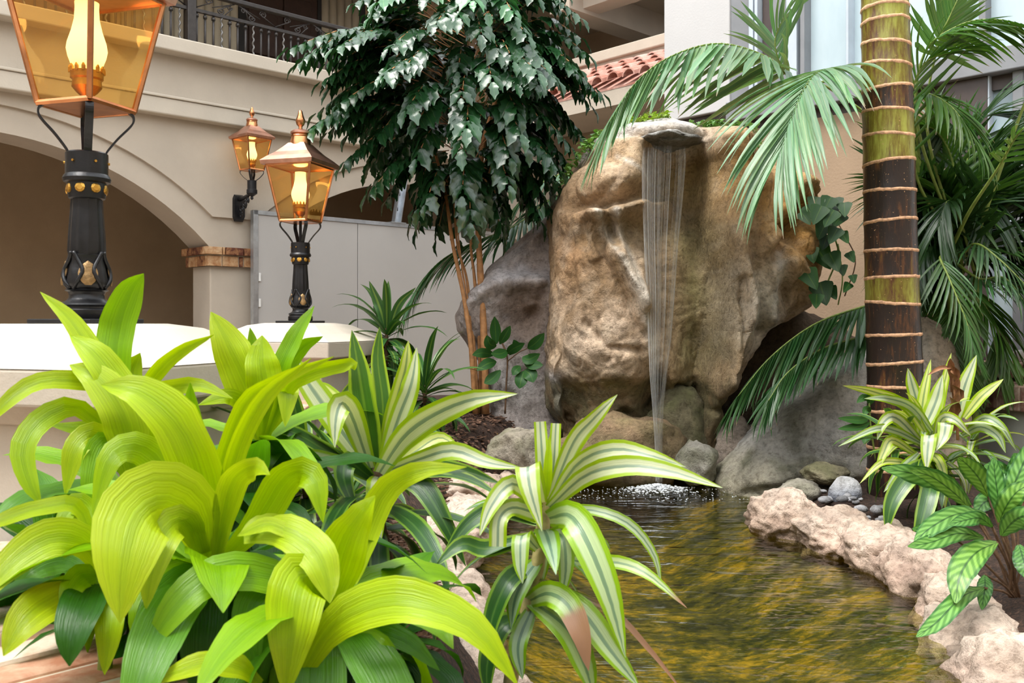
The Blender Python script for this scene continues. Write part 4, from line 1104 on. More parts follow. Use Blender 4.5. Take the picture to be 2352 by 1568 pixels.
# ------------------------------------------------------------------ gas-style lamps
def lantern_parts(root, c, s, rot):
    """lantern whose glass bottom centre is at c"""
    def q(x, y, z): return Vector((c[0]+s*(x*math.cos(rot)-y*math.sin(rot)), c[1]+s*(x*math.sin(rot)+y*math.cos(rot)), c[2]+s*z))
    hb, ht, H = .092, .155, .365
    sg = [(-1,-1),(1,-1),(1,1),(-1,1)]
    B = MB
    mb = B()
    for i in range(4):
        (ax, ay), (bx, by) = sg[i], sg[(i+1) % 4]
        mb.tube([q(ax*hb, ay*hb, 0), q(bx*hb, by*hb, 0)], .009*s, 6)
    mb.hexa([q(x*hb*.97, y*hb*.97, -.006) for x, y in sg]+[q(x*hb*.97, y*hb*.97, -.001) for x, y in sg])
    mb.build('bottom_frame', M['copper'], root)
    mb = B()
    for i in range(4):
        (ax, ay), (bx, by) = sg[i], sg[(i+1) % 4]
        a, b = q(ax*ht, ay*ht, H-.03), q(bx*ht, by*ht, H-.03)
        a2, b2 = q(ax*(ht+.003), ay*(ht+.003), H), q(bx*(ht+.003), by*(ht+.003), H)
        n_ = (q((ax+bx)/2*.02, (ay+by)/2*.02, 0)-q(0,0,0))*.25
        mb.hexa([a, b, b-n_, a-n_, a2, b2, b2-n_, a2-n_])
    mb.build('top_frame', M['copper'], root)
    for ax, ay in sg:
        mb = B(); mb.tube([q(ax*hb, ay*hb, 0), q(ax*ht, ay*ht, H)], .0085*s, 6); mb.build('corner_bar', M['copper'], root)
    for i in range(4):
        (ax, ay), (bx, by) = sg[i], sg[(i+1) % 4]; e = .985
        p1 = [q(ax*hb*e, ay*hb*e, .006), q(bx*hb*e, by*hb*e, .006), q(bx*ht*e, by*ht*e, H-.02), q(ax*ht*e, ay*ht*e, H-.02)]
        mb = B(); mb.add(p1, [(0,1,2,3)]); mb.build('glass_pane', M['amber'], root)
    # hipped roof with a slight flare, then round collar and finial
    mb = B()
    prof = [(.176, H-.022), (.182, H+.002), (.150, H+.032), (.112, H+.062), (.078, H+.098), (.055, H+.125)]
    for (ra, za), (rb, zb) in zip(prof[:-1], prof[1:]):
        mb.hexa([q(x*ra, y*ra, za) for x, y in sg]+[q(x*rb, y*rb, zb) for x, y in sg])
    mb.build('roof', M['copper_roof'], root)
    cc = q(0, 0, 0)
    mb = B(); mb.lathe([(.066*s, (H+.10)*s), (.064*s, (H+.135)*s), (.056*s, (H+.165)*s), (.06*s, (H+.172)*s), (.052*s, (H+.185)*s)], cc, 24); mb.build('collar', M['copper'], root, auto=.6)
    mb = B(); mb.lathe([(.05*s, (H+.182)*s), (.062*s, (H+.188)*s), (.062*s, (H+.198)*s), (.046*s, (H+.21)*s), (.014*s, (H+.216)*s)], cc, 24); mb.build('vent_cap', M['copper_roof'], root, auto=.6)
    mb = B(); mb.lathe([(.013*s, (H+.21)*s), (.012*s, (H+.232)*s), (.024*s, (H+.245)*s), (.03*s, (H+.265)*s), (.03*s, (H+.275)*s), (.024*s, (H+.288)*s), (.017*s, (H+.31)*s), (.012*s, (H+.33)*s), (.004*s, (H+.338)*s)], cc, 20); mb.build('finial', M['copper'], root, auto=.7)
    # burner and glass chimney
    mb = B(); mb.lathe([(.022*s, .0), (.016*s, .02*s), (.014*s, .03*s), (.03*s, .045*s), (.042*s, .06*s), (.04*s, .08*s), (.046*s, .085*s), (.046*s, .105*s)], cc, 20); bn = mb.build('burner', M['brass'], root, auto=.6)
    for k in range(14):
        a = 2*math.pi*k/14; mb = B()
        p0 = Vector((cc.x+.045*s*math.cos(a), cc.y+.045*s*math.sin(a), cc.z+.10*s))
        mb.tube([p0, p0+Vector((0, 0, .014*s)), p0+Vector((.002*s*math.cos(a), .002*s*math.sin(a), .022*s))], [.006*s, .006*s, .002*s], 5); mb.build('gallery_prong', M['brass'], bn)
    mb = B(); mb.lathe([(.034*s, .104*s), (.042*s, .12*s), (.053*s, .15*s), (.057*s, .17*s), (.054*s, .19*s), (.043*s, .225*s), (.035*s, .26*s), (.033*s, .295*s), (.034*s, .31*s)], cc, 24)
    mb.build('glass_chimney', M['chimney'], root, smooth=True)
    ld = bpy.data.lights.new('lantern_glow', 'POINT'); ld.energy = 1.1*s*s; ld.color = (1, .62, .25); ld.shadow_soft_size = .05*s
    lo = bpy.data.objects.new('lantern_glow', ld); COL.objects.link(lo); lo.location = cc + Vector((0, 0, .335*s)) - org(root); lo.parent = root
    return q
def straps(root, c, s, rot, z0, r0):
    """four curved iron straps between the post collar and the lantern corners"""
    for k in range(4):
        a = rot + math.pi/4 + k*math.pi/2
        mb = MB(); pts = []
        for (r, z) in ((r0, z0), (r0+.006, z0+.015), (.085, -.085), (.116, -.05), (.128, -.03), (.126, -.012), (.112, -.002)):
            pts.append(Vector((c[0]+s*r*math.cos(a), c[1]+s*r*math.sin(a), c[2]+s*z)))
        sp_ = [Vector(p) for p in spline([tuple(p) for p in pts], 20)]
        # flat bar
        side = Vector((-math.sin(a), math.cos(a), 0))
        vs = []; 
        for i, p in enumerate(sp_):
            t = (sp_[min(i+1, 19)]-sp_[max(i-1, 0)]).normalized(); n_ = side.cross(t)
            for e, f in ((-1,-1),(1,-1),(1,1),(-1,1)): vs.append(p + side*(.011*s*e) + n_*(.0028*s*f))
        fs = [(i*4+j, i*4+(j+1) % 4, (i+1)*4+(j+1) % 4, (i+1)*4+j) for i in range(19) for j in range(4)]
        mb.add(vs, fs); mb.build('strap', M['iron'], root)
def post_lamp(c, label):
    root = empty('post_lamp', c, label, 'lamp', 'post lamps on the pillars')
    zb = c[2]; rot = ROTP
    def LT(name, prof, m=M['iron'], n=28, wob=None, auto=.6):
        mb = MB(); mb.lathe([(r, z) for r, z in prof], (c[0], c[1], zb), n, wob=wob); return mb.build(name, m, root, auto=auto)
    mb = MB()
    q = []
    for h, z in ((.112, 0), (.112, .014)):
        for sx, sy in ((-1,-1),(1,-1),(1,1),(-1,1)):
            p = prot(sx*h, sy*h, Vector((c[0], c[1], 0))); q.append((p.x, p.y, zb+z))
    mb.hexa(q); mb.build('base_plate', M['iron'], root, bevel=.003)
    LT('base', [(.072, .012), (.076, .018), (.076, .04), (.07, .045), (.07, .05), (.074, .055), (.072, .06), (.056, .068), (.05, .076), (.048, .086), (.052, .094), (.06, .098), (.054, .104)])
    LT('leaf_bulb', [(.05, .100), (.06, .112), (.062, .125), (.055, .16), (.05, .185), (.053, .202), (.044, .206)], n=36, wob=lambda a, i: 1+.07*math.cos(4*(a-ROTP)))
    for k in range(4):
        a = ROTP + math.pi/4 + k*math.pi/2
        mb = MB(); vs = []; fs = []
        for i in range(9):
            zz = .112+.072*i/8; w = .028*math.sin(math.pi*min(1, (i+.6)/8.6))**.8; r = interp(zz, [.10, .112, .125, .16, .185], [.053, .065, .067, .06, .054])
            for e in (-1, -.5, 0, .5, 1):
                rr = r+.004*(1-e*e); b = a+e*w/r
                vs.append((c[0]+rr*math.cos(b), c[1]+rr*math.sin(b), zb+zz))
        fs = [(i*5+j, i*5+j+1, (i+1)*5+j+1, (i+1)*5+j) for i in range(8) for j in range(4)]
        mb.add(vs, fs); mb.build('gilt_leaf', M['gilt'], root, smooth=True)
        a2 = ROTP + k*math.pi/2
        mb = MB()
        for e in (-1, 1):
            pts = [Vector((c[0]+r*math.cos(a2+e*w), c[1]+r*math.sin(a2+e*w), zb+z)) for r, z, w in ((.058,.104,.1), (.067,.125,.35), (.063,.155,.55), (.055,.19,.25), (.058,.21,.06))]
            mb.tube([Vector(p) for p in spline([tuple(p) for p in pts], 12)], .006, 6)
        mb.build('acanthus_scroll', M['iron'], root, smooth=True)
    LT('shaft', [(.05, .2), (.053, .215), (.051, .26), (.046, .33), (.044, .365), (.047, .372)], n=96, wob=lambda a, i: 1-.07*abs(math.sin(6*a)), auto=1.2)
    LT('upper_band', [(.043, .366), (.05, .37), (.053, .385), (.056, .40), (.055, .414), (.064, .418), (.067, .428), (.063, .437), (.058, .442)])
    for k in range(8):
        a = ROTP + math.pi/8 + k*math.pi/4; mb = MB()
        p0 = Vector((c[0]+.05*math.cos(a), c[1]+.05*math.sin(a), zb+.397)); dr_ = Vector((math.cos(a), math.sin(a), .12))
        mb.tube([p0, p0+dr_*.006, p0+dr_*.0085], [.0145, .0145, .008], 10); mb.build('gilt_rosette', M['brass'], root)
    LT('socket', [(.056, .438), (.059, .441), (.059, .502), (.054, .506)], auto=.6)
    for k in range(6):
        a = k*math.pi/3+.3; mb = MB(); p0 = Vector((c[0]+.057*math.cos(a), c[1]+.057*math.sin(a), zb+.475)); mb.tube([p0, p0+Vector((math.cos(a), math.sin(a), 0))*.006], .004, 6); mb.build('set_screw', M['brass'], root)
    mb = MB(); mb.tube([(c[0], c[1], zb+.495), (c[0], c[1], zb+.642)], .009, 8); mb.build('gas_pipe', M['iron'], root)
    lc = (c[0], c[1], zb+.64)
    straps(root, lc, 1.0, ROTP, -.14, .05)
    lantern_parts(root, lc, 1.0, ROTP)
    return root
post_lamp((PIL[0].x, PIL[0].y, 1.496), 'large copper post lamp with amber glass on the nearest pillar, top out of frame')
post_lamp((PIL[1].x, PIL[1].y, 1.496), 'whole copper post lamp with finial on the pillar before the hoarding')

# wall lamp on a scrolled iron bracket
tw_, zw_ = t_of(546, .02), 2.60
wl = empty('wall_lamp', W(tw_, .035, zw_), 'small copper lantern on a scrolled black bracket fixed to the arcade wall', 'lamp')
mb = MB(); 
vs = []
for dd, sc_ in ((.035, 1.0), (.062, .88)):
    for (x, z) in ((-.045,-.13),(.045,-.13),(.062,-.09),(.062,.09),(.045,.13),(-.045,.13),(-.062,.09),(-.062,-.09)): vs.append(W(tw_+x*sc_, dd, zw_+z*sc_))
mb.add(vs, [tuple(range(8)), tuple(range(8, 16))[::-1]]+[(i, 8+i, 8+(i+1) % 8, (i+1) % 8) for i in range(8)]); mb.build('wall_plate', M['iron'], wl)
mb = MB(); pts = [(tw_, .06, zw_+.085), (tw_, .14, zw_+.09), (tw_, .23, zw_+.105), (tw_, .305, zw_+.13)]
mb.tube([W(*p) for p in spline(pts, 12)], [.021-.0005*i for i in range(12)], 10); mb.build('bracket_arm', M['iron'], wl, smooth=True)
for (dc, zc, r, a0, sg_) in ((.10, -.015, .05, -1.6, 1), (.16, .03, .042, -1.2, 1), (.215, .062, .03, -1.0, 1), (.095, -.07, .03, 1.2, -1)):
    mb = MB(); pts = []
    for i in range(24):
        q = i/23; rr = r*(1-.75*q); a = a0+sg_*q*2.7*math.pi
        pts.append(W(tw_, dc+rr*math.cos(a), zw_+zc+rr*math.sin(a)))
    mb.tube(pts, .009, 6); mb.build('bracket_scroll', M['iron'], wl, smooth=True)
cw = W(tw_, .305, 0)
mb = MB(); mb.lathe([(.004, .055), (.016, .07), (.01, .085), (.03, .1), (.05, .115), (.05, .15), (.043, .155), (.043, .235), (.036, .24)], (cw.x, cw.y, zw_), 20); mb.build('cup', M['iron'], wl, auto=.6)
lc = (cw.x, cw.y, zw_+.335)
mb = MB(); mb.tube([(cw.x, cw.y, zw_+.22), (cw.x, cw.y, zw_+.335)], .008, 8); mb.build('gas_pipe', M['iron'], wl)
rw = math.atan2(UA.y, UA.x)+math.radians(6)
straps(wl, lc, .85, rw, -.13, .04); lantern_parts(wl, lc, .85, rw)

# cup on the brick ledge
cp = at(2349, 800, 6.0); c = (cp.x, cp.y, 1.243)
cu = empty('coffee_cup', c, 'white cup with a handle standing on the brick ledge', 'cup')
mb = MB(); mb.lathe([(.024, 0), (.028, .004), (.036, .03), (.041, .075), (.038, .075), (.033, .03), (.022, .008)], c, 24); mb.build('cup_body', M['ceramic'], cu, smooth=True)
mb = MB(); pts = [(c[0]-.037, c[1], c[2]+.062), (c[0]-.06, c[1], c[2]+.062), (c[0]-.066, c[1], c[2]+.04), (c[0]-.055, c[1], c[2]+.02), (c[0]-.034, c[1], c[2]+.018)]
mb.tube([Vector(p) for p in spline(pts, 14)], .006, 6); mb.build('cup_handle', M['ceramic'], cu, smooth=True)
# ------------------------------------------------------------------ leaves and plants
CAMP = Vector((0, 0, CAMZ))
UP = Vector((0, 0, 1))
def prof_lance(s, base=.32, peak=.42):
    if s < peak: return base + (1-base)*math.sin(.5*math.pi*s/peak)**1.1
    q = (s-peak)/(1-peak); return max(0.0, math.cos(.5*math.pi*q**1.25))**.85
def prof_blade(s): return prof_lance(s, .5, .35)
def prof_oval(s): return max(.03, math.sin(math.pi*min(1, s*.97+.02))**.75)

def leaf_geo(mb, C, width, face=.75, fold=.18, wave=.0, prof=prof_lance, roll=0.0, nw=3.0, ph=0.0, side=None, curl=0.0):
    n = len(C); C = [Vector(c) for c in C]
    vs, uv, prev = [], [], None
    us = (-1, -.5, 0, .5, 1)
    for i, c in enumerate(C):
        s = i/(n-1)
        T = (C[min(i+1, n-1)]-C[max(i-1, 0)]).normalized()
        view = (c-CAMP).normalized()
        s1 = T.cross(view); s1 = s1.normalized() if s1.length > 1e-4 else Vector((1, 0, 0))
        if side is not None:
            S_ = (side - T*side.dot(T)).normalized()
        else:
            s2 = T.cross(UP)
            s2 = s2.normalized() if s2.length > .15 else s1
            if s2.dot(s1) < 0: s2 = -s2
            S_ = (s1*face + s2*(1-face)).normalized()
            S_ = (S_ - T*S_.dot(T)).normalized()
        if prev is not None and S_.dot(prev) < 0: S_ = -S_
        if prev is not None: S_ = (S_*.6+prev*.4); S_ = (S_-T*S_.dot(T)).normalized()
        prev = S_.copy()
        Nn = S_.cross(T)
        if side is None and Nn.dot(view) > 0: Nn = -Nn
        elif side is not None and Nn.z < 0: Nn = -Nn
        if roll:
            a = roll*(.3+.7*s); S_, Nn = S_*math.cos(a)+Nn*math.sin(a), Nn*math.cos(a)-S_*math.sin(a)
        w = width*.5*max(prof(s), .02)
        for u in us:
            off = S_*(u*w) + Nn*(fold*abs(u)*w - curl*u*u*w)
            if wave: off += Nn*(wave*w*abs(u)*math.sin(s*nw*2*math.pi+ph+(1.3 if u > 0 else 0)))
            vs.append(c+off); uv.append((u*.5+.5, s))
    k = 5
    fs = [(i*k+j, i*k+j+1, (i+1)*k+j+1, (i+1)*k+j) for i in range(n-1) for j in range(k-1)]
    mb.add(vs, fs, uv)

def leaf_px(parent, pts, wpx, m, color=(1,1,1,1), n=15, name='leaf', **k):
    """leaf through measured points (x, y, distance)"""
    sp_ = spline(pts, n)
    C = [at(p[0], p[1], p[2]) for p in sp_]
    Ym = sum(p[2] for p in sp_)/n
    mb = MB(); leaf_geo(mb, C, wpx*Ym/FPX, **k)
    return mb.build(name, m, parent, smooth=True, color=color)

def leaf_arc(base, az, elev, length, droop, n=12, kink=0.0):
    """centre line that leaves the stem at elev and bends down"""
    d = Vector((math.cos(az)*math.cos(elev), math.sin(az)*math.cos(elev), math.sin(elev)))
    p = Vector(base); C = [p.copy()]; st = length/(n-1)
    for i in range(n-1):
        f = (i/(n-1))
        e = droop*st/length*(.4+1.6*f)
        h = Vector((math.cos(az+kink*f), math.sin(az+kink*f), 0))
        ang = math.asin(max(-1, min(1, d.z))) - e
        ang = max(ang, -1.45)
        d = h*math.cos(ang) + UP*math.sin(ang)
        p = p + d*st; C.append(p.copy())
    return C

def rosette(parent, base, n, lrange, width, m, rnd, elev=(1.35, -.2), droop=(.6, 1.9), cols=None, az0=None, azs=None, stem=0.0, fold=.2, wave=.06, prof=prof_blade, name='leaf', dry=0.0):
    a = rnd.uniform(0, 6.28) if az0 is None else az0
    for i in range(n):
        q = i/max(1, n-1)
        az = (a + i*2.39996 + rnd.uniform(-.25, .25)) if azs is None else rnd.uniform(*azs)
        el = elev[0]+(elev[1]-elev[0])*q + rnd.uniform(-.15, .15)
        ln = rnd.uniform(*lrange)*(.72+.28*math.sin(math.pi*min(1, .25+q)))
        b = Vector(base) + Vector((math.cos(az)*.012, math.sin(az)*.012, -stem*q))
        C = leaf_arc(b, az, el, ln, droop[0]+(droop[1]-droop[0])*q + rnd.uniform(-.2, .3), kink=rnd.uniform(-.25, .25))
        mb = MB(); sd = Vector((-math.sin(az), math.cos(az), rnd.uniform(-.35, .35)))
        leaf_geo(mb, C, width*rnd.uniform(.8, 1.15), fold=fold, wave=wave, prof=prof, side=sd, nw=rnd.uniform(2, 4), ph=rnd.uniform(0, 6))
        c = cols(q, rnd) if cols else (1, 1, 1, 1)
        if dry and rnd.random() < dry: c = (c[0], c[1], c[2], rnd.uniform(.75, .92))
        mb.build(name, m, parent, smooth=True, color=c)

def stem_px(parent, pts, r, m, name='stem', n=14, rings=0.0):
    sp_ = spline(pts, n); C = [at(*p[:3]) for p in sp_]
    rad = [r*(1+rings*(1 if i % 2 else -.3)) for i in range(n)]
    mb = MB(); mb.tube(C, rad, 8); return mb.build(name, m, parent, smooth=True)

# ---- lime dracaenas in the foreground --------------------------------------------------
Y0 = (1, 1, 1, 1.2)
def lc_(r, g, b): return (r, g, b, 1.2)
BR = lc_(1.06, 1.06, 1.0); MD = lc_(.58, .82, 1.5); GR = lc_(.24, .50, 4.0); DK = lc_(.07, .22, 3.5); PL = lc_(1.12, 1.06, 6.0); GD = lc_(.85, .92, .8)
def lime_plant(label, root_px, leaves, fill=None, stem=None):
    r = at(*root_px); zb = gz(r.x, r.y)
    o = empty('lime_dracaena', (r.x, r.y, zb), label, 'plant', 'lime dracaenas')
    top = r
    mb = MB(); mb.tube([(r.x, r.y, zb-.03), (r.x+.01, r.y, (zb+top.z)/2), (top.x, top.y, top.z)], [.014, .012, .011], 8); mb.build('cane', M['stem_green'], o, smooth=True)
    for i, L_ in enumerate(leaves):
        pts, w, c = L_[:3]; k = dict(L_[3]) if len(L_) > 3 else {}
        k.setdefault('wave', .16); k.setdefault('fold', .18); k.setdefault('nw', 2.4+(i*.7) % 2); k.setdefault('ph', i*1.7)
        leaf_px(o, pts, w, M['lime'], c, **k)
    if fill:
        rnd = random.Random(fill[0])
        rosette(o, top, fill[1], fill[2], fill[3], M['lime'], rnd, elev=fill[4], droop=fill[5], wave=.1, prof=prof_lance,
                cols=lambda q, r_: r_.choice([GR, DK, DK, MD]) if q > .2 else MD)  # lower leaves darker green, partly as painted shade
    return o
lime_plant('lime dracaena in the middle of the bed with a broad yellow arching leaf', (488, 1310, 1.5), [
  ([(490,1300,1.5),(478,1170,1.47),(425,1000,1.43),(330,905,1.42),(232,884,1.43)], 112, BR, dict(fold=.3)),
  ([(497,1295,1.5),(530,1080,1.46),(600,920,1.42),(715,822,1.4)], 46, BR, dict(fold=.5)),
  ([(500,1285,1.5),(497,1120,1.52),(560,930,1.5),(650,868,1.47),(768,818,1.45)], 44, BR, dict(fold=.4)),
  ([(490,1280,1.52),(470,1110,1.56),(440,980,1.58),(437,878,1.56)], 62, MD, dict(fold=.3)),
  ([(497,1290,1.49),(515,1180,1.46),(540,1100,1.42),(585,1072,1.38),(620,1090,1.34)], 66, PL, dict(fold=.25)),
  ([(470,1270,1.48),(440,1180,1.42),(370,1148,1.36),(312,1190,1.3),(285,1300,1.26),(276,1430,1.25)], 186, PL, dict(face=.9, fold=-.1, wave=.05)),
  ([(470,1285,1.5),(430,1200,1.42),(385,1215,1.36),(350,1300,1.32),(335,1400,1.31)], 80, PL, dict(face=.85)),
  ([(480,1290,1.52),(440,1200,1.6),(430,1090,1.62),(460,1010,1.6)], 80, GD),
  ([(475,1290,1.5),(400,1120,1.52),(330,1032,1.5),(255,1050,1.46),(212,1185,1.43)], 76, GD, dict(curl=.2)),
  ([(500,1300,1.5),(590,1200,1.5),(660,1095,1.48),(720,1100,1.44),(742,1200,1.42)], 84, GD),
  ([(470,1300,1.49),(395,1330,1.42),(340,1400,1.36),(318,1500,1.34)], 92, MD),
  ([(500,1310,1.49),(420,1330,1.4),(350,1400,1.33),(330,1500,1.31)], 70, GR),
  ([(505,1290,1.52),(560,1230,1.55),(640,1190,1.55),(700,1200,1.52)], 50, GR),
 ], (11, 16, (.28, .40), .085, (.7, -.5), (.8, 2.0)))
lime_plant('tall lime dracaena whose tips stand before the large lamp base', (300, 1130, 1.78), [
  ([(300,1120,1.78),(262,930,1.76),(180,760,1.78),(92,670,1.8)], 52, BR, dict(fold=.45)),
  ([(300,1110,1.78),(262,850,1.8),(272,740,1.82),(300,665,1.82),(330,628,1.82)], 80, MD, dict(fold=.2, wave=.14)),
  ([(310,1130,1.75),(320,1000,1.72),(280,900,1.7),(215,810,1.7),(160,770,1.72)], 82, BR, dict(fold=.1)),
  ([(310,1140,1.74),(300,1030,1.7),(280,950,1.68),(225,870,1.68),(160,838,1.7)], 96, PL, dict(fold=.2)),
  ([(300,1060,1.78),(240,900,1.74),(170,874,1.7),(80,880,1.66),(0,938,1.62),(-60,1010,1.6)], 44, BR, dict(fold=.3)),
  ([(310,1040,1.78),(330,900,1.76),(400,815,1.74),(492,768,1.74)], 38, BR, dict(fold=.4)),
  ([(300,1060,1.77),(190,938,1.72),(100,960,1.66),(52,1030,1.62),(68,1110,1.6),(95,1160,1.6)], 56, GD),
  ([(300,1080,1.77),(230,1000,1.7),(175,1030,1.66),(150,1140,1.64)], 62, PL),
  ([(300,1100,1.77),(250,1020,1.7),(220,1070,1.66),(200,1215,1.63)], 70, MD),
  ([(300,1090,1.76),(240,985,1.78),(190,985,1.76),(110,975,1.72)], 40, GD),
  ([(310,1110,1.78),(320,960,1.84),(360,900,1.84),(450,884,1.82),(535,915,1.8)], 46, PL, dict(fold=.3)),
  ([(305,1120,1.78),(290,990,1.82),(300,860,1.86),(322,810,1.86)], 60, GD),
  ([(300,1130,1.77),(230,1150,1.72),(190,1210,1.68),(160,1300,1.66)], 66, DK),
 ], (12, 12, (.28, .38), .08, (.5, -.5), (.8, 2.0)))
lime_plant('lime dracaena reaching out of the frame above the corner coping', (228, 1330, 1.45), [
  ([(228,1300,1.45),(190,1245,1.42),(110,1238,1.38),(20,1300,1.34),(-60,1400,1.3)], 92, PL, dict(face=.8)),
  ([(232,1300,1.45),(180,1168,1.45),(100,1165,1.42),(0,1196,1.38),(-60,1230,1.35)], 40, BR, dict(fold=.3)),
  ([(225,1320,1.44),(180,1330,1.4),(140,1400,1.36)], 62, GD),
  ([(225,1330,1.44),(130,1372,1.38),(60,1420,1.32),(8,1506,1.29)], 96, PL, dict(face=.8)),
  ([(232,1330,1.44),(250,1380,1.38),(250,1450,1.35),(240,1550,1.34)], 66, GD),
  ([(225,1330,1.45),(180,1380,1.42),(165,1440,1.4),(160,1520,1.39)], 72, MD),
  ([(228,1310,1.46),(200,1190,1.5),(170,1160,1.5),(120,1230,1.46)], 58, GD),
  ([(225,1330,1.45),(150,1290,1.46),(80,1310,1.42),(20,1370,1.4)], 60, GR),
 ], (13, 5, (.2, .28), .07, (.5, .0), (.8, 1.4)))
lime_plant('upright lime dracaena in front of the far pillar cap', (600, 1010, 2.0), [
  ([(600,1010,2.0),(575,900,1.98),(530,800,1.96),(484,716,1.97)], 96, PL, dict(fold=.2, wave=.12)),
  ([(605,1010,1.98),(610,900,1.95),(600,830,1.95),(602,770,1.97)], 84, BR),
  ([(610,1010,2.0),(640,860,2.0),(680,770,2.02),(722,702,2.04)], 44, MD, dict(fold=.35)),
  ([(600,1010,2.02),(590,860,2.06),(582,800,2.06),(574,752,2.06)], 34, MD),
  ([(612,1010,2.0),(650,870,2.05),(690,800,2.05),(742,772,2.04)], 40, MD),
  ([(610,1010,1.98),(655,900,1.94),(700,860,1.92),(800,835,1.9),(815,850,1.9)], 40, BR, dict(fold=.4)),
  ([(600,1010,2.0),(640,930,1.96),(660,900,1.94),(655,980,1.92)], 60, PL),
  ([(600,1010,2.0),(560,930,1.98),(520,910,1.95),(455,930,1.92)], 42, BR),
 ], (14, 9, (.26, .36), .075, (.4, -.4), (.8, 1.9)))
lime_plant('lime dracaena with ribbed hanging leaves along the bottom edge', (740, 1400, 1.42), [
  ([(748,1400,1.42),(770,1320,1.4),(800,1225,1.38),(862,1138,1.38)], 112, BR, dict(fold=.2)),
  ([(735,1390,1.42),(640,1205,1.4),(545,1232,1.36)], 40, PL),
  ([(740,1400,1.42),(660,1240,1.40),(600,1205,1.38),(550,1228,1.36)], 50, PL),
  ([(700,1245,1.35),(620,1205,1.36),(545,1230,1.36)], 36, PL),
  ([(560,1235,1.38),(640,1215,1.36),(715,1255,1.33),(748,1320,1.31),(758,1385,1.3)], 92, PL, dict(face=.7, fold=-.1)),
  ([(735,1400,1.42),(705,1330,1.34),(682,1360,1.28),(668,1470,1.26),(655,1600,1.26)], 140, BR, dict(face=.9, fold=-.05, prof=prof_blade)),
  ([(690,1560,1.32),(760,1440,1.3),(860,1385,1.28),(960,1385,1.26),(1090,1440,1.24),(1190,1575,1.22)], 108, BR, dict(face=.75, prof=prof_lance)),
  ([(740,1410,1.42),(640,1330,1.38),(500,1320,1.34),(400,1400,1.3),(325,1520,1.28)], 92, MD, dict(face=.7)),
  ([(735,1410,1.42),(620,1360,1.38),(572,1420,1.35),(590,1570,1.33)], 88, GR, dict(face=.85)),
  ([(600,1570,1.3),(540,1530,1.28),(450,1528,1.26),(330,1575,1.24)], 62, BR, dict(face=.6)),
  ([(745,1420,1.42),(800,1470,1.36),(870,1500,1.33),(915,1585,1.32)], 86, MD, dict(face=.8)),
  ([(745,1420,1.43),(830,1440,1.4),(930,1470,1.38),(1010,1540,1.37)], 56, GR),
  ([(738,1410,1.43),(690,1500,1.4),(720,1580,1.39)], 80, GR),
  ([(735,1405,1.43),(620,1300,1.46),(560,1310,1.46),(520,1360,1.44)], 60, DK),
  ([(745,1400,1.44),(790,1340,1.48),(830,1250,1.5),(880,1130,1.5),(960,1082,1.48),(1072,1072,1.46)], 70, PL, dict(fold=.25)),
 ], (15, 16, (.26, .40), .085, (.4, -.7), (.8, 2.0)))
# low growth between the canes, leaves tinted darker for shaded depth
for i, (x, y, Y, lab) in enumerate([(430,1460,1.68,'dark green undergrowth rosette below the middle lime plant'),(620,1470,1.66,'dark green undergrowth rosette behind the ribbed leaves'),
                                    (130,1300,1.75,'green undergrowth rosette by the pillar foot'),(860,1500,1.72,'green undergrowth rosette above the bottom rim rock'),(560,1160,1.95,'green undergrowth rosette between the tall lime plants')]):
    r = at(x, y, Y); zb = gz(r.x, r.y); o = empty('young_dracaena', (r.x, r.y, zb), lab, 'plant', 'young dracaenas')
    mb = MB(); mb.tube([(r.x, r.y, zb-.02), (r.x, r.y, max(r.z, zb+.05))], .011, 8); mb.build('cane', M['stem_green'], o, smooth=True)
    rosette(o, (r.x, r.y, max(r.z, zb+.05)), 20, (.24, .36), .075, M['lime'], random.Random(60+i), elev=(1.1, -.4), droop=(.7, 1.8), wave=.1, prof=prof_lance, cols=lambda q, r_: r_.choice([DK, DK, GR, lc_(.04, .15, 3.0)]))

# ---- striped dracaenas -----------------------------------------------------------------
W1 = (1, 1, 1, 1.2); W2 = (.75, .85, .8, 1.2); W3 = (.5, .66, .6, 1.2); WY = (1.05, 1.05, .5, 1.2)
def striped(name, label, root_px, leaves, cane_px, m_default='varieg', fills=(), cane='stem_brown', cr=.012, group='striped dracaenas'):
    r = at(*cane_px[-1]); zb = gz(r.x, r.y)
    o = empty(name, (r.x, r.y, zb), label, 'plant', group)
    stem_px(o, cane_px, cr, M[cane], 'cane', rings=.12)
    for i, L_ in enumerate(leaves):
        pts, w, c = L_[:3]; k = dict(L_[3]) if len(L_) > 3 else {}
        mm = M[k.pop('m', m_default)]
        k.setdefault('wave', .08); k.setdefault('fold', .25); k.setdefault('prof', prof_blade); k.setdefault('ph', i*2.1)
        leaf_px(o, pts, w, mm, c, **k)
    for f in fills:
        rosette(o, at(*f['at']), f['n'], f['len'], f['w'], M[f['m']], random.Random(f['seed']), elev=f.get('elev', (1.2, -.3)), droop=f.get('droop', (.6, 1.8)),
                stem=f.get('stem', .12), cols=f.get('cols'), dry=f.get('dry', 0))
    return o
cg = lambda q, r_: r_.choice([W1, W2, W2, W3]) if q < .5 else r_.choice([W2, W3, W3])
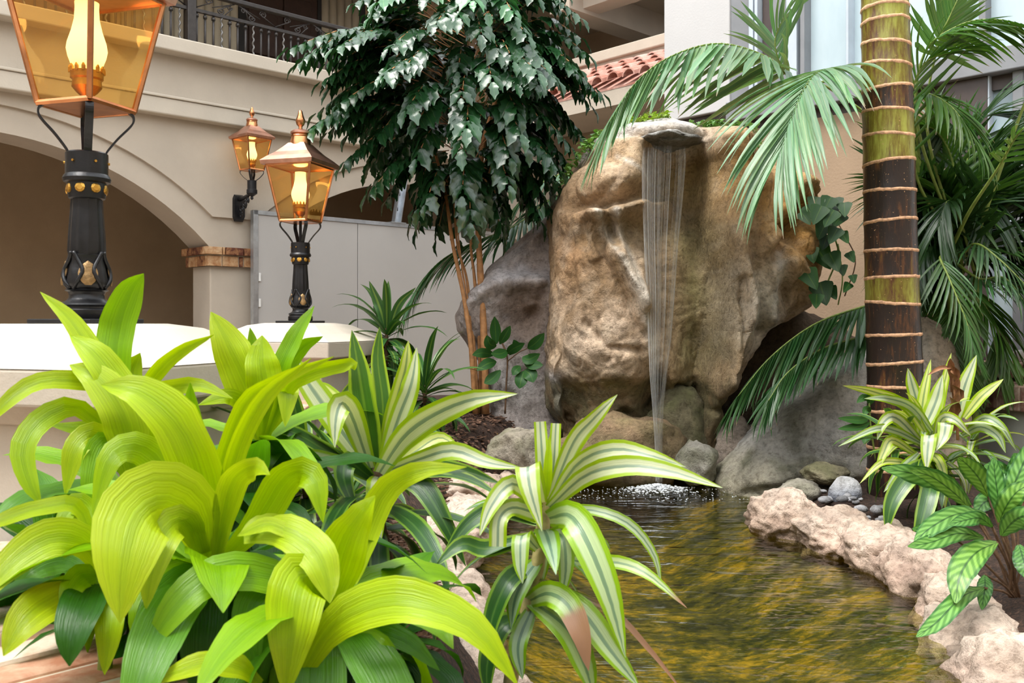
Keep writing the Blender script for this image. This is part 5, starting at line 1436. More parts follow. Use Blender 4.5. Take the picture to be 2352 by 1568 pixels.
striped('striped_dracaena', 'striped dracaena with a dark stem between the lime plants and the pond', None, [
  ([(862,1085,2.2),(842,960,2.18),(825,860,2.17),(808,758,2.18)], 62, WY, dict(m='varieg_green')),
  ([(870,1080,2.2),(880,940,2.22),(868,830,2.24),(872,750,2.25)], 40, WY, dict(m='varieg_green')),
  ([(872,1080,2.2),(905,940,2.2),(930,850,2.2),(938,782,2.2)], 44, WY),
  ([(876,1080,2.18),(915,960,2.17),(945,880,2.17),(957,798,2.18)], 50, W1),
  ([(872,1085,2.15),(930,1000,2.1),(1000,950,2.06),(1080,918,2.03),(1188,904,2.0)], 66, W1, dict(fold=.3)),
  ([(850,1075,2.18),(810,960,2.1),(785,925,2.05),(772,960,2.02),(769,1028,2.0)], 62, W1, dict(face=.9)),
  ([(850,1080,2.2),(770,970,2.2),(700,870,2.2),(655,810,2.2)], 62, W1),
  ([(845,1085,2.2),(760,1040,2.18),(650,985,2.14),(545,1000,2.1)], 34, W2, dict(m='varieg_green')),
  ([(850,1090,2.2),(770,1060,2.16),(680,1050,2.12),(560,1100,2.08)], 36, W2),
  ([(870,1095,2.18),(870,1110,2.08),(866,1150,2.04),(876,1240,2.02)], 56, W1, dict(face=.95)),
  ([(880,1085,2.18),(960,1055,2.14),(1040,1035,2.1),(1120,1062,2.06),(1200,1075,2.04)], 44, W1),
  ([(880,1090,2.18),(970,1070,2.16),(1060,1080,2.12),(1150,1110,2.1)], 40, W2, dict(m='varieg_green')),
  ([(880,1090,2.2),(950,1040,2.24),(1010,1005,2.26),(1060,1035,2.24)], 34, WY),
  ([(885,1095,2.18),(960,1110,2.14),(1010,1180,2.1),(1070,1300,2.08)], 54, W3, dict(m='varieg_green')),
  ([(850,1095,2.18),(800,1060,2.1),(790,1100,2.06),(820,1180,2.04)], 50, W3, dict(m='varieg_green')),
  ([(860,1090,2.22),(800,960,2.28),(750,900,2.3),(720,880,2.3)], 44, WY),
 ], [(866,1070,2.2),(870,1180,2.2),(892,1280,2.2),(900,1385,2.2)], fills=[
  dict(at=(866,1100,2.2), n=14, len=(.30,.42), w=.052, m='varieg_green', seed=21, elev=(.7,-.3), cols=cg), dict(at=(880,1180,2.2), n=10, len=(.25,.36), w=.048, m='varieg_green', seed=22, elev=(.3,-.6), cols=lambda q, r_: W3)])
striped('striped_dracaena', 'pale striped dracaena with scorched tips hanging over the water', None, [
  ([(1250,1150,1.95),(1246,1060,1.94),(1240,968,1.95)], 38, W1, dict(prof=lambda s: 1-.25*s)),
  ([(1262,1145,1.96),(1272,1060,1.96),(1277,972,1.97)], 34, W1, dict(prof=lambda s: 1-.3*s)),
  ([(1254,1140,1.93),(1258,1080,1.92),(1262,1000,1.93)], 22, WY, dict(m='lime')),
  ([(1262,1150,1.94),(1315,1020,1.92),(1360,965,1.91),(1418,906,1.9)], 46, W1),
  ([(1265,1155,1.93),(1330,1062,1.88),(1410,1032,1.84),(1490,1045,1.8),(1575,1072,1.78)], 46, W1),
  ([(1262,1165,1.92),(1345,1092,1.85),(1440,1070,1.8),(1540,1082,1.76),(1660,1120,1.72)], 50, W1),
  ([(1245,1160,1.94),(1215,1072,1.86),(1217,1120,1.82),(1245,1220,1.8)], 58, W1, dict(face=.95)),
  ([(1240,1165,1.94),(1180,1110,1.88),(1130,1160,1.85),(1102,1230,1.83)], 44, W1),
  ([(1238,1180,1.94),(1180,1165,1.88),(1148,1190,1.85),(1143,1255,1.84)], 44, W1, dict(prof=lambda s: 1-.1*s)),
  ([(1262,1190,1.93),(1310,1185,1.84),(1352,1250,1.79),(1400,1370,1.76),(1437,1510,1.75)], 78, (.85, 1, .8, 1.2), dict(face=.9)),
  ([(1265,1180,1.94),(1350,1170,1.88),(1440,1200,1.84),(1500,1270,1.82),(1520,1350,1.81)], 26, W2),
  ([(1250,1260,1.94),(1330,1290,1.88),(1420,1292,1.84),(1490,1320,1.8),(1578,1396,1.77)], 34, (.9, 1, .8, .88)),
  ([(1215,1380,1.92),(1260,1362,1.84),(1305,1390,1.8),(1335,1460,1.77),(1352,1540,1.76)], 62, (.8, .95, .7, .52), dict(face=.9)),
  ([(1230,1350,1.92),(1330,1400,1.84),(1400,1490,1.8),(1470,1580,1.78)], 62, (.8, .95, .8, 1.2)),
  ([(1220,1380,1.92),(1300,1440,1.86),(1340,1520,1.83),(1365,1600,1.82)], 66, (.75, .95, .6, 1.2)),
  ([(1240,1330,1.92),(1400,1400,1.86),(1490,1490,1.83),(1570,1590,1.81)], 15, (.7, .6, .5, .2)),
  ([(1235,1260,1.92),(1200,1230,1.84),(1195,1290,1.81),(1200,1340,1.8)], 42, W2),
  ([(1225,1300,1.94),(1170,1330,1.88),(1130,1420,1.86),(1125,1500,1.85)], 50, W3, dict(m='varieg_green')),
  ([(1250,1240,1.93),(1290,1230,1.88),(1300,1300,1.85),(1290,1380,1.84)], 44, W2),
  ([(1200,1420,1.92),(1150,1440,1.9),(1120,1520,1.88),(1120,1600,1.87)], 52, W3, dict(m='varieg_green')),
  ([(1225,1390,1.92),(1190,1480,1.88),(1200,1560,1.87)], 44, W3),
  ([(1240,1200,1.95),(1150,1170,2.0),(1080,1200,2.0),(1010,1290,1.98)], 46, W3, dict(m='varieg_green')),
  ([(1235,1230,1.95),(1120,1260,1.96),(1060,1250,1.94),(1000,1300,1.92)], 44, W2, dict(m='varieg_green')),
 ], [(1252,1130,1.95),(1245,1230,1.94),(1222,1360,1.93),(1185,1500,1.92),(1160,1640,1.91)], cane='stem_pale', cr=.014, fills=[
  dict(at=(1248,1200,1.95), n=9, len=(.2,.3), w=.045, m='varieg', seed=25, elev=(.3,-.6), cols=lambda q, r_: W3, stem=.1)])
striped('striped_dracaena', 'bushy green striped dracaena behind the lime leaves near the far pillar', None, [
  ([(700,1060,2.8),(640,990,2.75),(590,1000,2.7),(555,1080,2.66)], 34, W2),
 ], [(700,1060,2.8),(705,1150,2.8),(710,1240,2.8)], m_default='varieg_green', fills=[
  dict(at=(700,1060,2.8), n=26, len=(.34,.5), w=.05, m='varieg_green', seed=31, cols=cg), dict(at=(700,1130,2.8), n=16, len=(.32,.45), w=.05, m='varieg_green', seed=32, elev=(.3,-.6), cols=lambda q, r_: W3)])
striped('striped_dracaena', 'low green striped dracaena growing at the back of the lime bed', None, [], [(800,1130,2.6),(803,1200,2.6),(805,1260,2.6)], fills=[
  dict(at=(800,1120,2.6), n=22, len=(.28,.42), w=.048, m='varieg_green', seed=33, cols=lambda q, r_: r_.choice([W2, W3]))])
# dark corn plants by the far pillar
dkc = lambda q, r_: r_.choice([W1, W2, W3])
striped('corn_plant', 'dark corn plant standing beside the far pillar cap', None, [
  ([(888,760,5.9),(870,700,5.9),(848,645,5.88)], 24, W1), ([(890,750,5.9),(890,690,5.9),(892,645,5.9)], 18, W1), ([(895,760,5.9),(915,700,5.9),(955,660,5.9)], 20, W1)],
  [(888,740,5.9),(888,840,5.9),(890,930,5.9)], m_default='corn', group='corn plants', fills=[
  dict(at=(888,752,5.9), n=24, len=(.34,.48), w=.062, m='corn', seed=41, elev=(1.2,-.4), cols=dkc), dict(at=(888,800,5.9), n=12, len=(.32,.45), w=.06, m='corn', seed=44, elev=(.2,-.6), cols=dkc)])
striped('corn_plant', 'low spreading corn plant in front of the slender trunks', None, [], [(975,880,5.5),(976,930,5.5),(978,985,5.5)], m_default='corn', group='corn plants', fills=[
  dict(at=(975,880,5.5), n=34, len=(.36,.5), w=.048, m='corn', seed=42, elev=(1.35,-.3), cols=dkc), dict(at=(970,930,5.5), n=16, len=(.32,.45), w=.045, m='corn', seed=43, elev=(.4,-.5), cols=dkc)])

# seedling with rounded leaves on the side rock
r = at(1162, 935, 6.05); o = empty('umbrella_seedling', (r.x, r.y, gz(r.x, r.y)), 'thin dark seedling with rounded leaves before the hollowed rock', 'plant')
stem_px(o, [(1160,950,6.05),(1163,880,6.05),(1165,820,6.05),(1150,780,6.05)], .006, M['stem_brown'])
stem_px(o, [(1165,830,6.05),(1190,810,6.0),(1210,800,5.98)], .004, M['stem_brown'], 'twig')
for pts, w in [([(1140,790,6.05),(1138,760,6.03),(1136,727,6.0)], 26), ([(1148,790,6.05),(1160,770,6.02),(1172,748,6.0)], 22), ([(1140,795,6.05),(1125,790,6),(1118,770,5.98)], 26),
               ([(1165,812,6.05),(1180,800,6.0),(1205,788,5.96)], 24), ([(1212,800,6),(1230,788,5.97),(1250,765,5.95)], 28), ([(1200,820,6),(1215,825,5.96),(1240,812,5.94)], 26),
               ([(1205,835,6),(1225,838,5.95),(1247,838,5.93)], 24), ([(1195,840,6),(1185,850,5.96),(1178,862,5.95)], 20), ([(1205,850,6),(1218,860,5.95),(1225,878,5.93)], 34), ([(1203,852,6),(1197,872,5.95),(1193,892,5.94)], 30),
               ([(1140,830,6.05),(1120,835,6),(1095,850,5.96)], 26), ([(1135,815,6.05),(1110,810,6),(1085,815,5.96)], 24), ([(1150,850,6.05),(1130,870,6),(1112,880,5.97)], 26), ([(1165,805,6.05),(1150,812,5.98),(1128,812,5.94)], 26), ([(1170,815,6.05),(1185,795,6.02),(1180,780,6.0)], 20)]:
    leaf_px(o, pts, w, M['vine'], (.7, .75, .8, 1.2), n=8, prof=prof_oval, fold=.12, face=.8)

# ---- striped bush and feathered plants on the right bank ---------------------------------
r_b = [
  ([(2130,1000,4.2),(2100,900,4.2),(2085,845,4.2)], 30, W1), ([(2110,1010,4.1),(2120,920,4.1),(2138,825,4.12)], 26, WY), ([(2150,980,4.2),(2165,900,4.2),(2185,810,4.2)], 22, WY),
  ([(2120,990,4.05),(2150,920,4.05),(2165,860,4.06)], 36, W1), ([(2200,960,4.2),(2215,890,4.2),(2243,815,4.2)], 36, W1), ([(2215,960,4.15),(2255,910,4.12),(2305,870,4.1)], 26, WY),
  ([(2130,1000,4.0),(2080,930,3.96),(2010,900,3.92),(1935,885,3.88)], 26, WY), ([(2140,990,4.0),(2095,935,3.94),(2040,915,3.9),(1985,915,3.86)], 26, W2),
  ([(2120,1020,4.0),(2060,990,3.95),(2010,985,3.9),(1925,1025,3.86)], 22, W2), ([(2120,1020,4.0),(2060,960,3.95),(2030,970,3.92),(2015,1010,3.9)], 30, W1),
  ([(2150,1000,4.0),(2165,960,3.94),(2195,965,3.9),(2230,1000,3.88)], 26, W1), ([(2160,1010,4.0),(2172,970,3.93),(2168,1000,3.9),(2150,1035,3.88)], 34, W1),
  ([(2140,1020,4.0),(2135,1000,3.92),(2130,1040,3.88),(2128,1080,3.86)], 34, W1, dict(face=.95)), ([(2100,1040,4.0),(2050,1010,3.95),(2030,1040,3.92),(2010,1090,3.9)], 24, WY),
  ([(2210,1000,4.1),(2250,980,4.05),(2290,1000,4.0),(2310,1040,3.98)], 26, W2), ([(2220,990,4.1),(2260,960,4.05),(2300,980,4.0),(2335,1035,3.98)], 22, W2),
  ([(2100,1070,4.0),(2060,1060,3.94),(2020,1065,3.9),(1975,1110,3.87)], 18, WY), ([(2130,1060,3.95),(2090,1090,3.85),(2050,1150,3.8),(2035,1225,3.78)], 44, W2, dict(m='varieg_green', face=.9)),
  ([(2140,1090,3.95),(2135,1130,3.85),(2120,1190,3.8),(2098,1262,3.78)], 42, W2, dict(m='varieg_green', face=.9)), ([(2110,1040,4.0),(2070,1080,3.92),(2030,1130,3.9)], 22, W2)]
striped('striped_bush', 'bushy striped dracaena with a dried flower stalk at the ringed trunk', None, r_b, [(2140,1000,4.2),(2135,1100,4.15),(2130,1200,4.1)], group='striped bushes', fills=[
  dict(at=(2130,1000,4.15), n=26, len=(.26,.36), w=.045, m='varieg', seed=51, cols=lambda q, r_: r_.choice([WY, W1, W2])), dict(at=(2230,1000,4.25), n=20, len=(.26,.36), w=.045, m='varieg', seed=52, elev=(1.0,-.3), cols=lambda q, r_: r_.choice([W1, W2, W3])),
  dict(at=(2060,1000,4.1), n=16, len=(.22,.32), w=.04, m='varieg_green', seed=53, elev=(1.0,-.4), cols=cg), dict(at=(2150,1070,4.1), n=22, len=(.26,.36), w=.045, m='varieg_green', seed=54, elev=(.6,-.6), cols=lambda q, r_: r_.choice([W2, W3]))])
sb = bpy.data.objects['striped_bush']
rnd = random.Random(77)
for i in range(9):
    q = i/8; leaf_px(sb, [(2188+rnd.uniform(-4,4),990-q*120,4.02),(2196+rnd.uniform(-14,14),965-q*125,4.0),(2192+rnd.uniform(-16,16),940-q*118,3.98)], 16, M['dead_leaf'], n=6, name='dried_bract', fold=.6, wave=.3)
leaf_px(sb, [(2186,845,4.0),(2160,845,4.0),(2130,862,4.0)], 10, M['dead_leaf'], n=7, name='dried_bract', fold=.5)
stem_px(sb, [(2200,1010,4.03),(2196,930,4.01),(2186,850,4.0)], .007, M['dead_leaf'], 'flower_stalk')

def feathered(label, root, leaves):
    r = at(*root); o = empty('feathered_calathea', (r.x, r.y, gz(r.x, r.y)), label, 'plant', 'feathered plants')
    for i, (pts, w, c) in enumerate(leaves):
        leaf_px(o, pts, w, M['calathea'], c, n=18, wave=.16, fold=.1, prof=prof_oval, face=.75, nw=6)
        b = pts[0]
        stem_px(o, [(root[0]+(i % 5-2)*6, root[1]+6, root[2]), ((root[0]+b[0])/2+8, (root[1]+b[1])/2, (root[2]+b[2])/2), b], .004, M['stem_brown'], 'stalk', 8)
    return o
C1 = (1, 1, 1, 1.2); C2 = (.7, .8, .75, 1.2); C3 = (1.25, 1.1, .9, 1.2)
feathered('feathered calathea spilling over the pink rim at the lower corner', (2330, 1365, 2.95), [
  ([(2290,1245,2.9),(2240,1270,2.82),(2205,1320,2.76),(2195,1385,2.72)], 62, C3), ([(2260,1350,2.85),(2210,1370,2.76),(2150,1430,2.68),(2105,1462,2.64)], 42, C1),
  ([(2262,1320,2.9),(2262,1350,2.86),(2255,1400,2.84)], 34, C2), ([(2260,1235,2.95),(2200,1225,2.88),(2140,1245,2.82),(2085,1255,2.78)], 40, C1), ([(2265,1180,3.0),(2200,1180,2.92),(2140,1210,2.86),(2100,1245,2.82)], 46, C1),
  ([(2230,1160,3.1),(2170,1110,3.05),(2100,1088,3.0),(2025,1075,2.96)], 50, C1), ([(2225,1165,3.0),(2190,1130,2.96),(2140,1095,2.92),(2090,1080,2.9)], 38, C3),
  ([(2270,1140,3.05),(2250,1100,3.02),(2225,1070,3.0),(2200,1050,2.98)], 50, C3), ([(2300,1190,2.95),(2292,1140,2.94),(2285,1090,2.95),(2282,1050,2.96)], 40, C2),
  ([(2295,1200,2.9),(2310,1165,2.86),(2335,1130,2.84),(2370,1110,2.82)], 50, C3), ([(2300,1230,2.88),(2325,1200,2.82),(2352,1185,2.78),(2400,1180,2.76)], 52, C1), ([(2330,1130,3.0),(2335,1090,3.0),(2335,1040,3.0)], 46, C2),
  ([(2310,1150,3.0),(2330,1110,2.98),(2352,1060,2.98),(2370,1010,2.98)], 46, C1), ([(2180,1225,2.95),(2140,1215,2.9),(2095,1215,2.87)], 30, C2), ([(2280,1210,2.92),(2250,1190,2.86),(2215,1195,2.82),(2180,1205,2.8)], 34, C2),
  ([(2320,1180,3.05),(2270,1150,3.05),(2240,1180,3.05)], 46, C2), ([(2340,1250,2.95),(2352,1290,2.88),(2360,1330,2.85)], 46, C2), ([(2285,1160,3.1),(2300,1120,3.12),(2320,1085,3.14)], 44, C2)])
feathered('smaller feathered calathea at the right edge below the round planter', (2345, 1180, 3.6), [
  ([(2320,1150,3.6),(2300,1110,3.58),(2290,1060,3.58)], 44, C2), ([(2340,1130,3.6),(2340,1090,3.58),(2330,1040,3.58)], 44, C1), ([(2330,1160,3.55),(2290,1150,3.5),(2250,1165,3.46)], 40, C2), ([(2352,1150,3.55),(2380,1110,3.5),(2400,1060,3.5)], 44, C1), ([(2330,1120,3.65),(2300,1080,3.66),(2260,1070,3.66)], 40, C2)])
# small dark sprig beside the trunk foot
r = at(1990, 1010, 4.95); o = empty('broadleaf_sprig', (r.x, r.y, gz(r.x, r.y)), 'small dark leafy sprig against the boulder beside the trunk', 'plant')
stem_px(o, [(2012,1060,4.7),(2000,980,4.66),(1996,920,4.66)], .005, M['stem_green'])
for pts, w in [([(1998,920,4.66),(1985,912,4.62),(1968,925,4.6)], 18), ([(1998,930,4.66),(2000,912,4.64),(2003,895,4.62)], 20), ([(1996,960,4.66),(1970,965,4.6),(1925,960,4.56)], 20), ([(1998,970,4.66),(1970,980,4.6),(1925,985,4.56)], 20), ([(2000,990,4.66),(1990,1005,4.6),(1985,1020,4.58)], 20), ([(2000,945,4.66),(1990,940,4.6),(1985,955,4.58)], 18)]:
    leaf_px(o, pts, w, M['vine'], C1, n=8, prof=prof_oval)
# ------------------------------------------------------------------ ringed palm trunk
m, nt, p, _ = mat('ringed_trunk')
pos = geo_pos(nt); sp = N(nt, 'ShaderNodeSeparateXYZ'); L(nt, pos, sp.inputs[0])
nbig = noise_n(nt, 1.0, 3, .55, geo_pos(nt, (7, 7, 1.9))); nst = noise_n(nt, 1.0, 5, .7, geo_pos(nt, (60, 60, 9))); nsp = noise_n(nt, 90, 2, .5, pos)
oi = N(nt, 'ShaderNodeObjectInfo'); oc = N(nt, 'ShaderNodeSeparateColor'); L(nt, oi.outputs['Color'], oc.inputs[0]); hz = math_(nt, 'MULTIPLY', math_(nt, 'SUBTRACT', oc.outputs[0], .5), .5)
f = math_(nt, 'ADD', math_(nt, 'ADD', math_(nt, 'MULTIPLY', nbig.outputs[0], .8), math_(nt, 'MULTIPLY', nst.outputs[0], .62)), hz)
r = ramp(nt, f, [(0.52, (.02, .012, .010)), (.64, (.10, .038, .014)), (.76, (.19, .15, .02)), (.92, (.34, .35, .06))])
spk = ramp(nt, nsp.outputs[0], [(.70, (0, 0, 0)), (.74, (1, 1, 1))])
c = mix(nt, math_(nt, 'MULTIPLY', spk.outputs[0], .8), r.outputs[0], (.55, .32, .16))
L(nt, c, p.inputs['Base Color']); p.inputs['Roughness'].default_value = .28; bump(nt, p, nst.outputs[0], .25, .01); M['trunk'] = m
M['ring'] = plain('ring_scar', (.66, .38, .22), .75, var=.4, scale=45, bmp=.6, bscale=60)
Yt = 4.75
ax = [(2028,-160), (2032,0), (2040,300), (2048,640), (2056,880), (2058,1150)]
wd = [(-160, 100), (0, 103), (200, 110), (640, 117), (860, 122), (1150, 126)]
def trunk_c(py): return at(interp(py, [a[1] for a in ax], [a[0] for a in ax]), py, Yt)
def trunk_r(py): return interp(py, [w[0] for w in wd], [w[1] for w in wd])*.5*Yt/FPX
b = trunk_c(1150); root = empty('ringed_palm', (b.x, b.y, gz(b.x, b.y)), 'thick palm trunk with pale leaf scar rings rising past the frame', 'palm tree')
rings = [-120,-70,-20,20,52,104,152,207,258,314,374,440,508,576,637,696,768,832,886,940,985,1030,1075]
rnd = random.Random(3)
tilts = [rnd.uniform(-.10, .10) for _ in rings]
for i, (a, c_) in enumerate(zip([-170]+rings, rings+[1160])):
    mb = MB(); n = 36; k = 6
    vs = []
    for j in range(k+1):
        py = a + (c_-a)*j/k; c0 = trunk_c(py); q = j/k
        rr = trunk_r(py)*(1 + .022*abs(q-.5)**2*4 - .012)
        for h in range(n):
            an = 2*math.pi*h/n; vs.append((c0.x+rr*math.cos(an), c0.y+rr*math.sin(an), c0.z))
    fs = [(j*n+h, j*n+(h+1) % n, (j+1)*n+(h+1) % n, (j+1)*n+h) for j in range(k) for h in range(n)]
    mb.add(vs, [f_[::-1] for f_ in fs]); v_ = interp((a+c_)/2, [-150,0,60,130,180,230,285,345,400,470,540,605,665,730,800,1100], [.75,.72,.6,.5,.55,.2,.62,.68,.12,.15,.05,.22,.6,.1,.02,0])
    mb.build('trunk_segment', M['trunk'], root, smooth=True, color=(v_, v_, v_, 1))
for py, tl in zip(rings, tilts):
    c0 = trunk_c(py); rr = trunk_r(py)*1.012; mb = MB(); n = 40; vs = []
    for h in range(n):
        an = 2*math.pi*h/n; zc = c0.z + rr*tl*math.cos(an+.4) + .004*noise.noise((an*1.5, py, 0)) + .003*noise.noise((an*7, py, 3))
        t = .0095 + .004*noise.noise((an*3, py, 7))
        for dr_, dz in ((-.006, t), (.0012, t*.6), (.0022, -t*.55), (-.004, -t-.004*(1+noise.noise((an*9, py, 1))))): vs.append((c0.x+(rr+dr_)*math.cos(an), c0.y+(rr+dr_)*math.sin(an), zc+dz))
    fs = [(h*4+j, h*4+j+1, ((h+1) % n)*4+j+1, ((h+1) % n)*4+j) for h in range(n) for j in range(3)]
    mb.add(vs, fs); mb.build('leaf_scar', M['ring'], root, smooth=True)

# ------------------------------------------------------------------ palm fronds
def leaflet_mesh(bend, wid, twist, nseg=8):
    mb = MB(); vs, uv = [], []
    p = Vector((0, 0, 0)); a = .05
    for i in range(nseg+1):
        s = i/nseg
        w = wid*.5*(.35+.65*math.sin(math.pi*min(1, s*1.25+.12)) if s < .55 else (1-((s-.55)/.45)**1.4)) ; w = max(w, .0015)
        tw_ = twist*s
        for u in (-1, 0, 1):
            vs.append(p + Vector((u*w*math.cos(tw_), 0, u*w*math.sin(tw_) + (abs(u)*w*.45)))); uv.append((u*.5+.5, s))
        a -= bend/nseg*(.3+1.4*s); p = p + Vector((0, math.cos(a), math.sin(a)))/nseg
    fs = [(i*3+j, i*3+j+1, (i+1)*3+j+1, (i+1)*3+j) for i in range(nseg) for j in range(2)]
    mb.add(vs, fs, uv); return mb
LV = []
rl = random.Random(8)
for bnd in (.15, .45, .8, 1.2):
    for q in range(3): LV.append((bnd, leaflet_mesh(bnd+rl.uniform(-.1, .1), .072, rl.uniform(-.5, .5))))
LVm = []
for bnd, mb in LV:
    me = mb.mesh('leaflet', (0, 0, 0), True); me.materials.append(M['palm']); LVm.append((bnd, me))
def frond(root, pts, llen, n, rnd, droop=.5, spread=1.25, bend=.6, r0=.010, color=(1,1,1,1.3), objs=True, start=.12, wide=1.0, lift=.15, side_sel=(1, -1), tipang=.3, viewmix=0.0):
    """pts: measured (x, y, distance) of the rachis from the base to the tip"""
    nn = 40
    C = [at(*p) for p in spline(pts, nn)]
    mb = MB(); mb.tube(C, [r0*(1-.8*i/(nn-1)) for i in range(nn)], 6); fo = mb.build('frond', M['stem_green'], root, smooth=True)
    merged = MB()
    for i in range(n):
        s = start + (1-start)*i/(n-1)
        x = s*(nn-1); k = min(int(x), nn-2); c = C[k].lerp(C[k+1], x-k)
        T = (C[min(k+2, nn-1)]-C[max(k-1, 0)]).normalized()
        sd = T.cross(UP)
        vw = T.cross((c-CAMP).normalized())
        if sd.length < .25: sd = vw
        sd.normalize()
        if viewmix:
            v2 = vw.normalized(); 
            if v2.dot(sd) < 0: v2 = -v2
            sd = (sd*(1-viewmix)+v2*viewmix).normalized()
        nrm = sd.cross(T).normalized()
        if nrm.z < 0: nrm = -nrm
        for e in side_sel:
            al = spread*(1-s)+tipang*s + rnd.uniform(-.07, .07)
            d = T*math.cos(al) + sd*(e*math.sin(al)) + nrm*lift + Vector((0, 0, -droop*(.7+.3*rnd.random())))
            d.normalize()
            ln = llen*(.55+.45*math.sin(math.pi*min(1, .18+.72*s)))*rnd.uniform(.9, 1.08)
            zz = nrm - d*nrm.dot(d)
            if zz.length < .1: zz = UP - d*UP.dot(d)
            zz.normalize(); xx = d.cross(zz)
            M4 = Matrix(((xx.x*wide*ln, d.x*ln, zz.x*ln, c.x), (xx.y*wide*ln, d.y*ln, zz.y*ln, c.y), (xx.z*wide*ln, d.z*ln, zz.z*ln, c.z), (0, 0, 0, 1)))
            cand = sorted(range(len(LVm)), key=lambda q: abs(LVm[q][0]-bend)+rnd.random()*.35)[0]
            cc = (color[0]*rnd.uniform(.82, 1.15), color[1]*rnd.uniform(.85, 1.12), color[2], .93 if rnd.random() < .35 else 1.3)
            if objs: inst(LVm[cand][1], 'leaflet', fo, M4, cc)
            else:
                src = LV[cand][1]; merged.add([M4 @ Vector(v) for v in src.v], src.f, list(src.uv))
    if not objs:
        o = merged.build('leaflets', M['palm'], fo, smooth=True, color=(*color[:3], 1.3)); o['kind'] = 'stuff'
    return fo
rnd = random.Random(12)
# kentia behind the ringed trunk
kb = at(2150, 1000, 5.75)
ken = empty('kentia_palm', (kb.x, kb.y, gz(kb.x, kb.y)), 'kentia palm whose pale fronds arch over the waterfall rock', 'palm')
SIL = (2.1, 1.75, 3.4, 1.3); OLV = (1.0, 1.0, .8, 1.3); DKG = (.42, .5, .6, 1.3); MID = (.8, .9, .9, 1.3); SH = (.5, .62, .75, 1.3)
mb = MB(); mb.tube([(kb.x, kb.y, gz(kb.x, kb.y)-.05), (kb.x-.03, kb.y-.02, 1.3), tuple(at(2140, 560, 5.7))], [.07, .06, .045], 10); mb.build('trunk', M['stem_brown'], ken, smooth=True)
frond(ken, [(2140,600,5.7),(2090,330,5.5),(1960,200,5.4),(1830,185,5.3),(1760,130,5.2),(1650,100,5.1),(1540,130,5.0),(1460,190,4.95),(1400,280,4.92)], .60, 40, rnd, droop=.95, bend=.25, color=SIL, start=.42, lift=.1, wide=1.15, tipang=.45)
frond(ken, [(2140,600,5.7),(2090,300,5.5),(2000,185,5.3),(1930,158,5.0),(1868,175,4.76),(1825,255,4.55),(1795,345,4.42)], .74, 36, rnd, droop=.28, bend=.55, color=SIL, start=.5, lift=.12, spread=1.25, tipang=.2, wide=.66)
frond(ken, [(2140,600,5.8),(2050,330,5.7),(1900,200,5.6),(1810,170,5.5),(1780,100,5.45),(1800,40,5.4)], .42, 12, rnd, droop=.3, bend=.8, color=SIL, start=.6, lift=.2, wide=1.1)
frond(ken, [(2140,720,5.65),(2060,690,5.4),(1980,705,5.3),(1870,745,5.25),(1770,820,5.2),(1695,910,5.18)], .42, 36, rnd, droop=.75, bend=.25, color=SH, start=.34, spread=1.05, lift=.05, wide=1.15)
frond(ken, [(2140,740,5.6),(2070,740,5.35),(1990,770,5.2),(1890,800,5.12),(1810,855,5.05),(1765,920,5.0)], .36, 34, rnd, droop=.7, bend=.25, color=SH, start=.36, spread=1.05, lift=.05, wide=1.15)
frond(ken, [(2140,560,5.7),(2110,350,5.6),(2100,240,5.4),(2130,215,5.2),(2190,250,5.0),(2245,330,4.9)], .40, 20, rnd, droop=.5, bend=.5, color=OLV, start=.55, spread=1.0, wide=.8)
# clump of palms by the windows: near fronds, then shaded ones behind
pb = at(2225, 930, 5.45)
cl = empty('bamboo_palm', (pb.x, pb.y, gz(pb.x, pb.y)), 'dense green palm clump between the ringed trunk and the windows', 'palm')
for (x, y, Y) in ((2200,520,5.45),(2245,540,5.5),(2165,560,5.5)):
    e = at(x, y, Y); mb = MB(); mb.tube([(pb.x+(x-2220)*.001, pb.y, gz(pb.x, pb.y)-.05), ((pb.x+e.x)/2, pb.y, 1.3), tuple(e)], [.03, .026, .02], 8); mb.build('cane', M['stem_green'], cl, smooth=True)
BG = (1.0, 1.1, .7, 1.3)
frond(cl, [(2200,560,5.45),(2130,300,5.35),(2150,120,5.25),(2185,30,5.2),(2230,-60,5.15)], .30, 16, rnd, droop=.05, bend=.5, color=BG, start=.5, spread=1.2, wide=1.6, viewmix=.7)
frond(cl, [(2200,560,5.4),(2110,300,5.3),(2120,130,5.2),(2200,60,5.1),(2290,45,5.0),(2400,70,4.95)], .40, 24, rnd, droop=.8, bend=.3, color=BG, start=.42, spread=1.2, wide=1.1)
frond(cl, [(2245,540,5.3),(2330,300,5.1),(2400,100,4.95),(2380,-40,4.85),(2300,-70,4.75),(2210,-55,4.7)], .30, 20, rnd, droop=.9, bend=.2, color=SIL, start=.6, spread=1.2, wide=1.1)
frond(cl, [(2190,560,5.2),(2230,480,4.95),(2290,390,4.75),(2345,300,4.6),(2420,250,4.5)], .26, 14, rnd, droop=.7, bend=.7, color=BG, start=.55, spread=1.3, wide=1.5, r0=.013)
frond(cl, [(2200,560,5.4),(2110,420,5.3),(2090,250,5.2),(2120,150,5.1),(2180,120,5.05)], .40, 20, rnd, droop=.3, bend=.6, color=BG, start=.35, spread=.9, wide=.7)
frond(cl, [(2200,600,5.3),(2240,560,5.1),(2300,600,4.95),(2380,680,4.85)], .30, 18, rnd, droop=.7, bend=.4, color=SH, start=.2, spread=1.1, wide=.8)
frond(cl, [(2200,600,5.3),(2160,590,5.1),(2180,640,4.95),(2220,740,4.85),(2235,800,4.82)], .30, 18, rnd, droop=.6, bend=.4, color=MID, start=.3, spread=1.0, wide=.8)
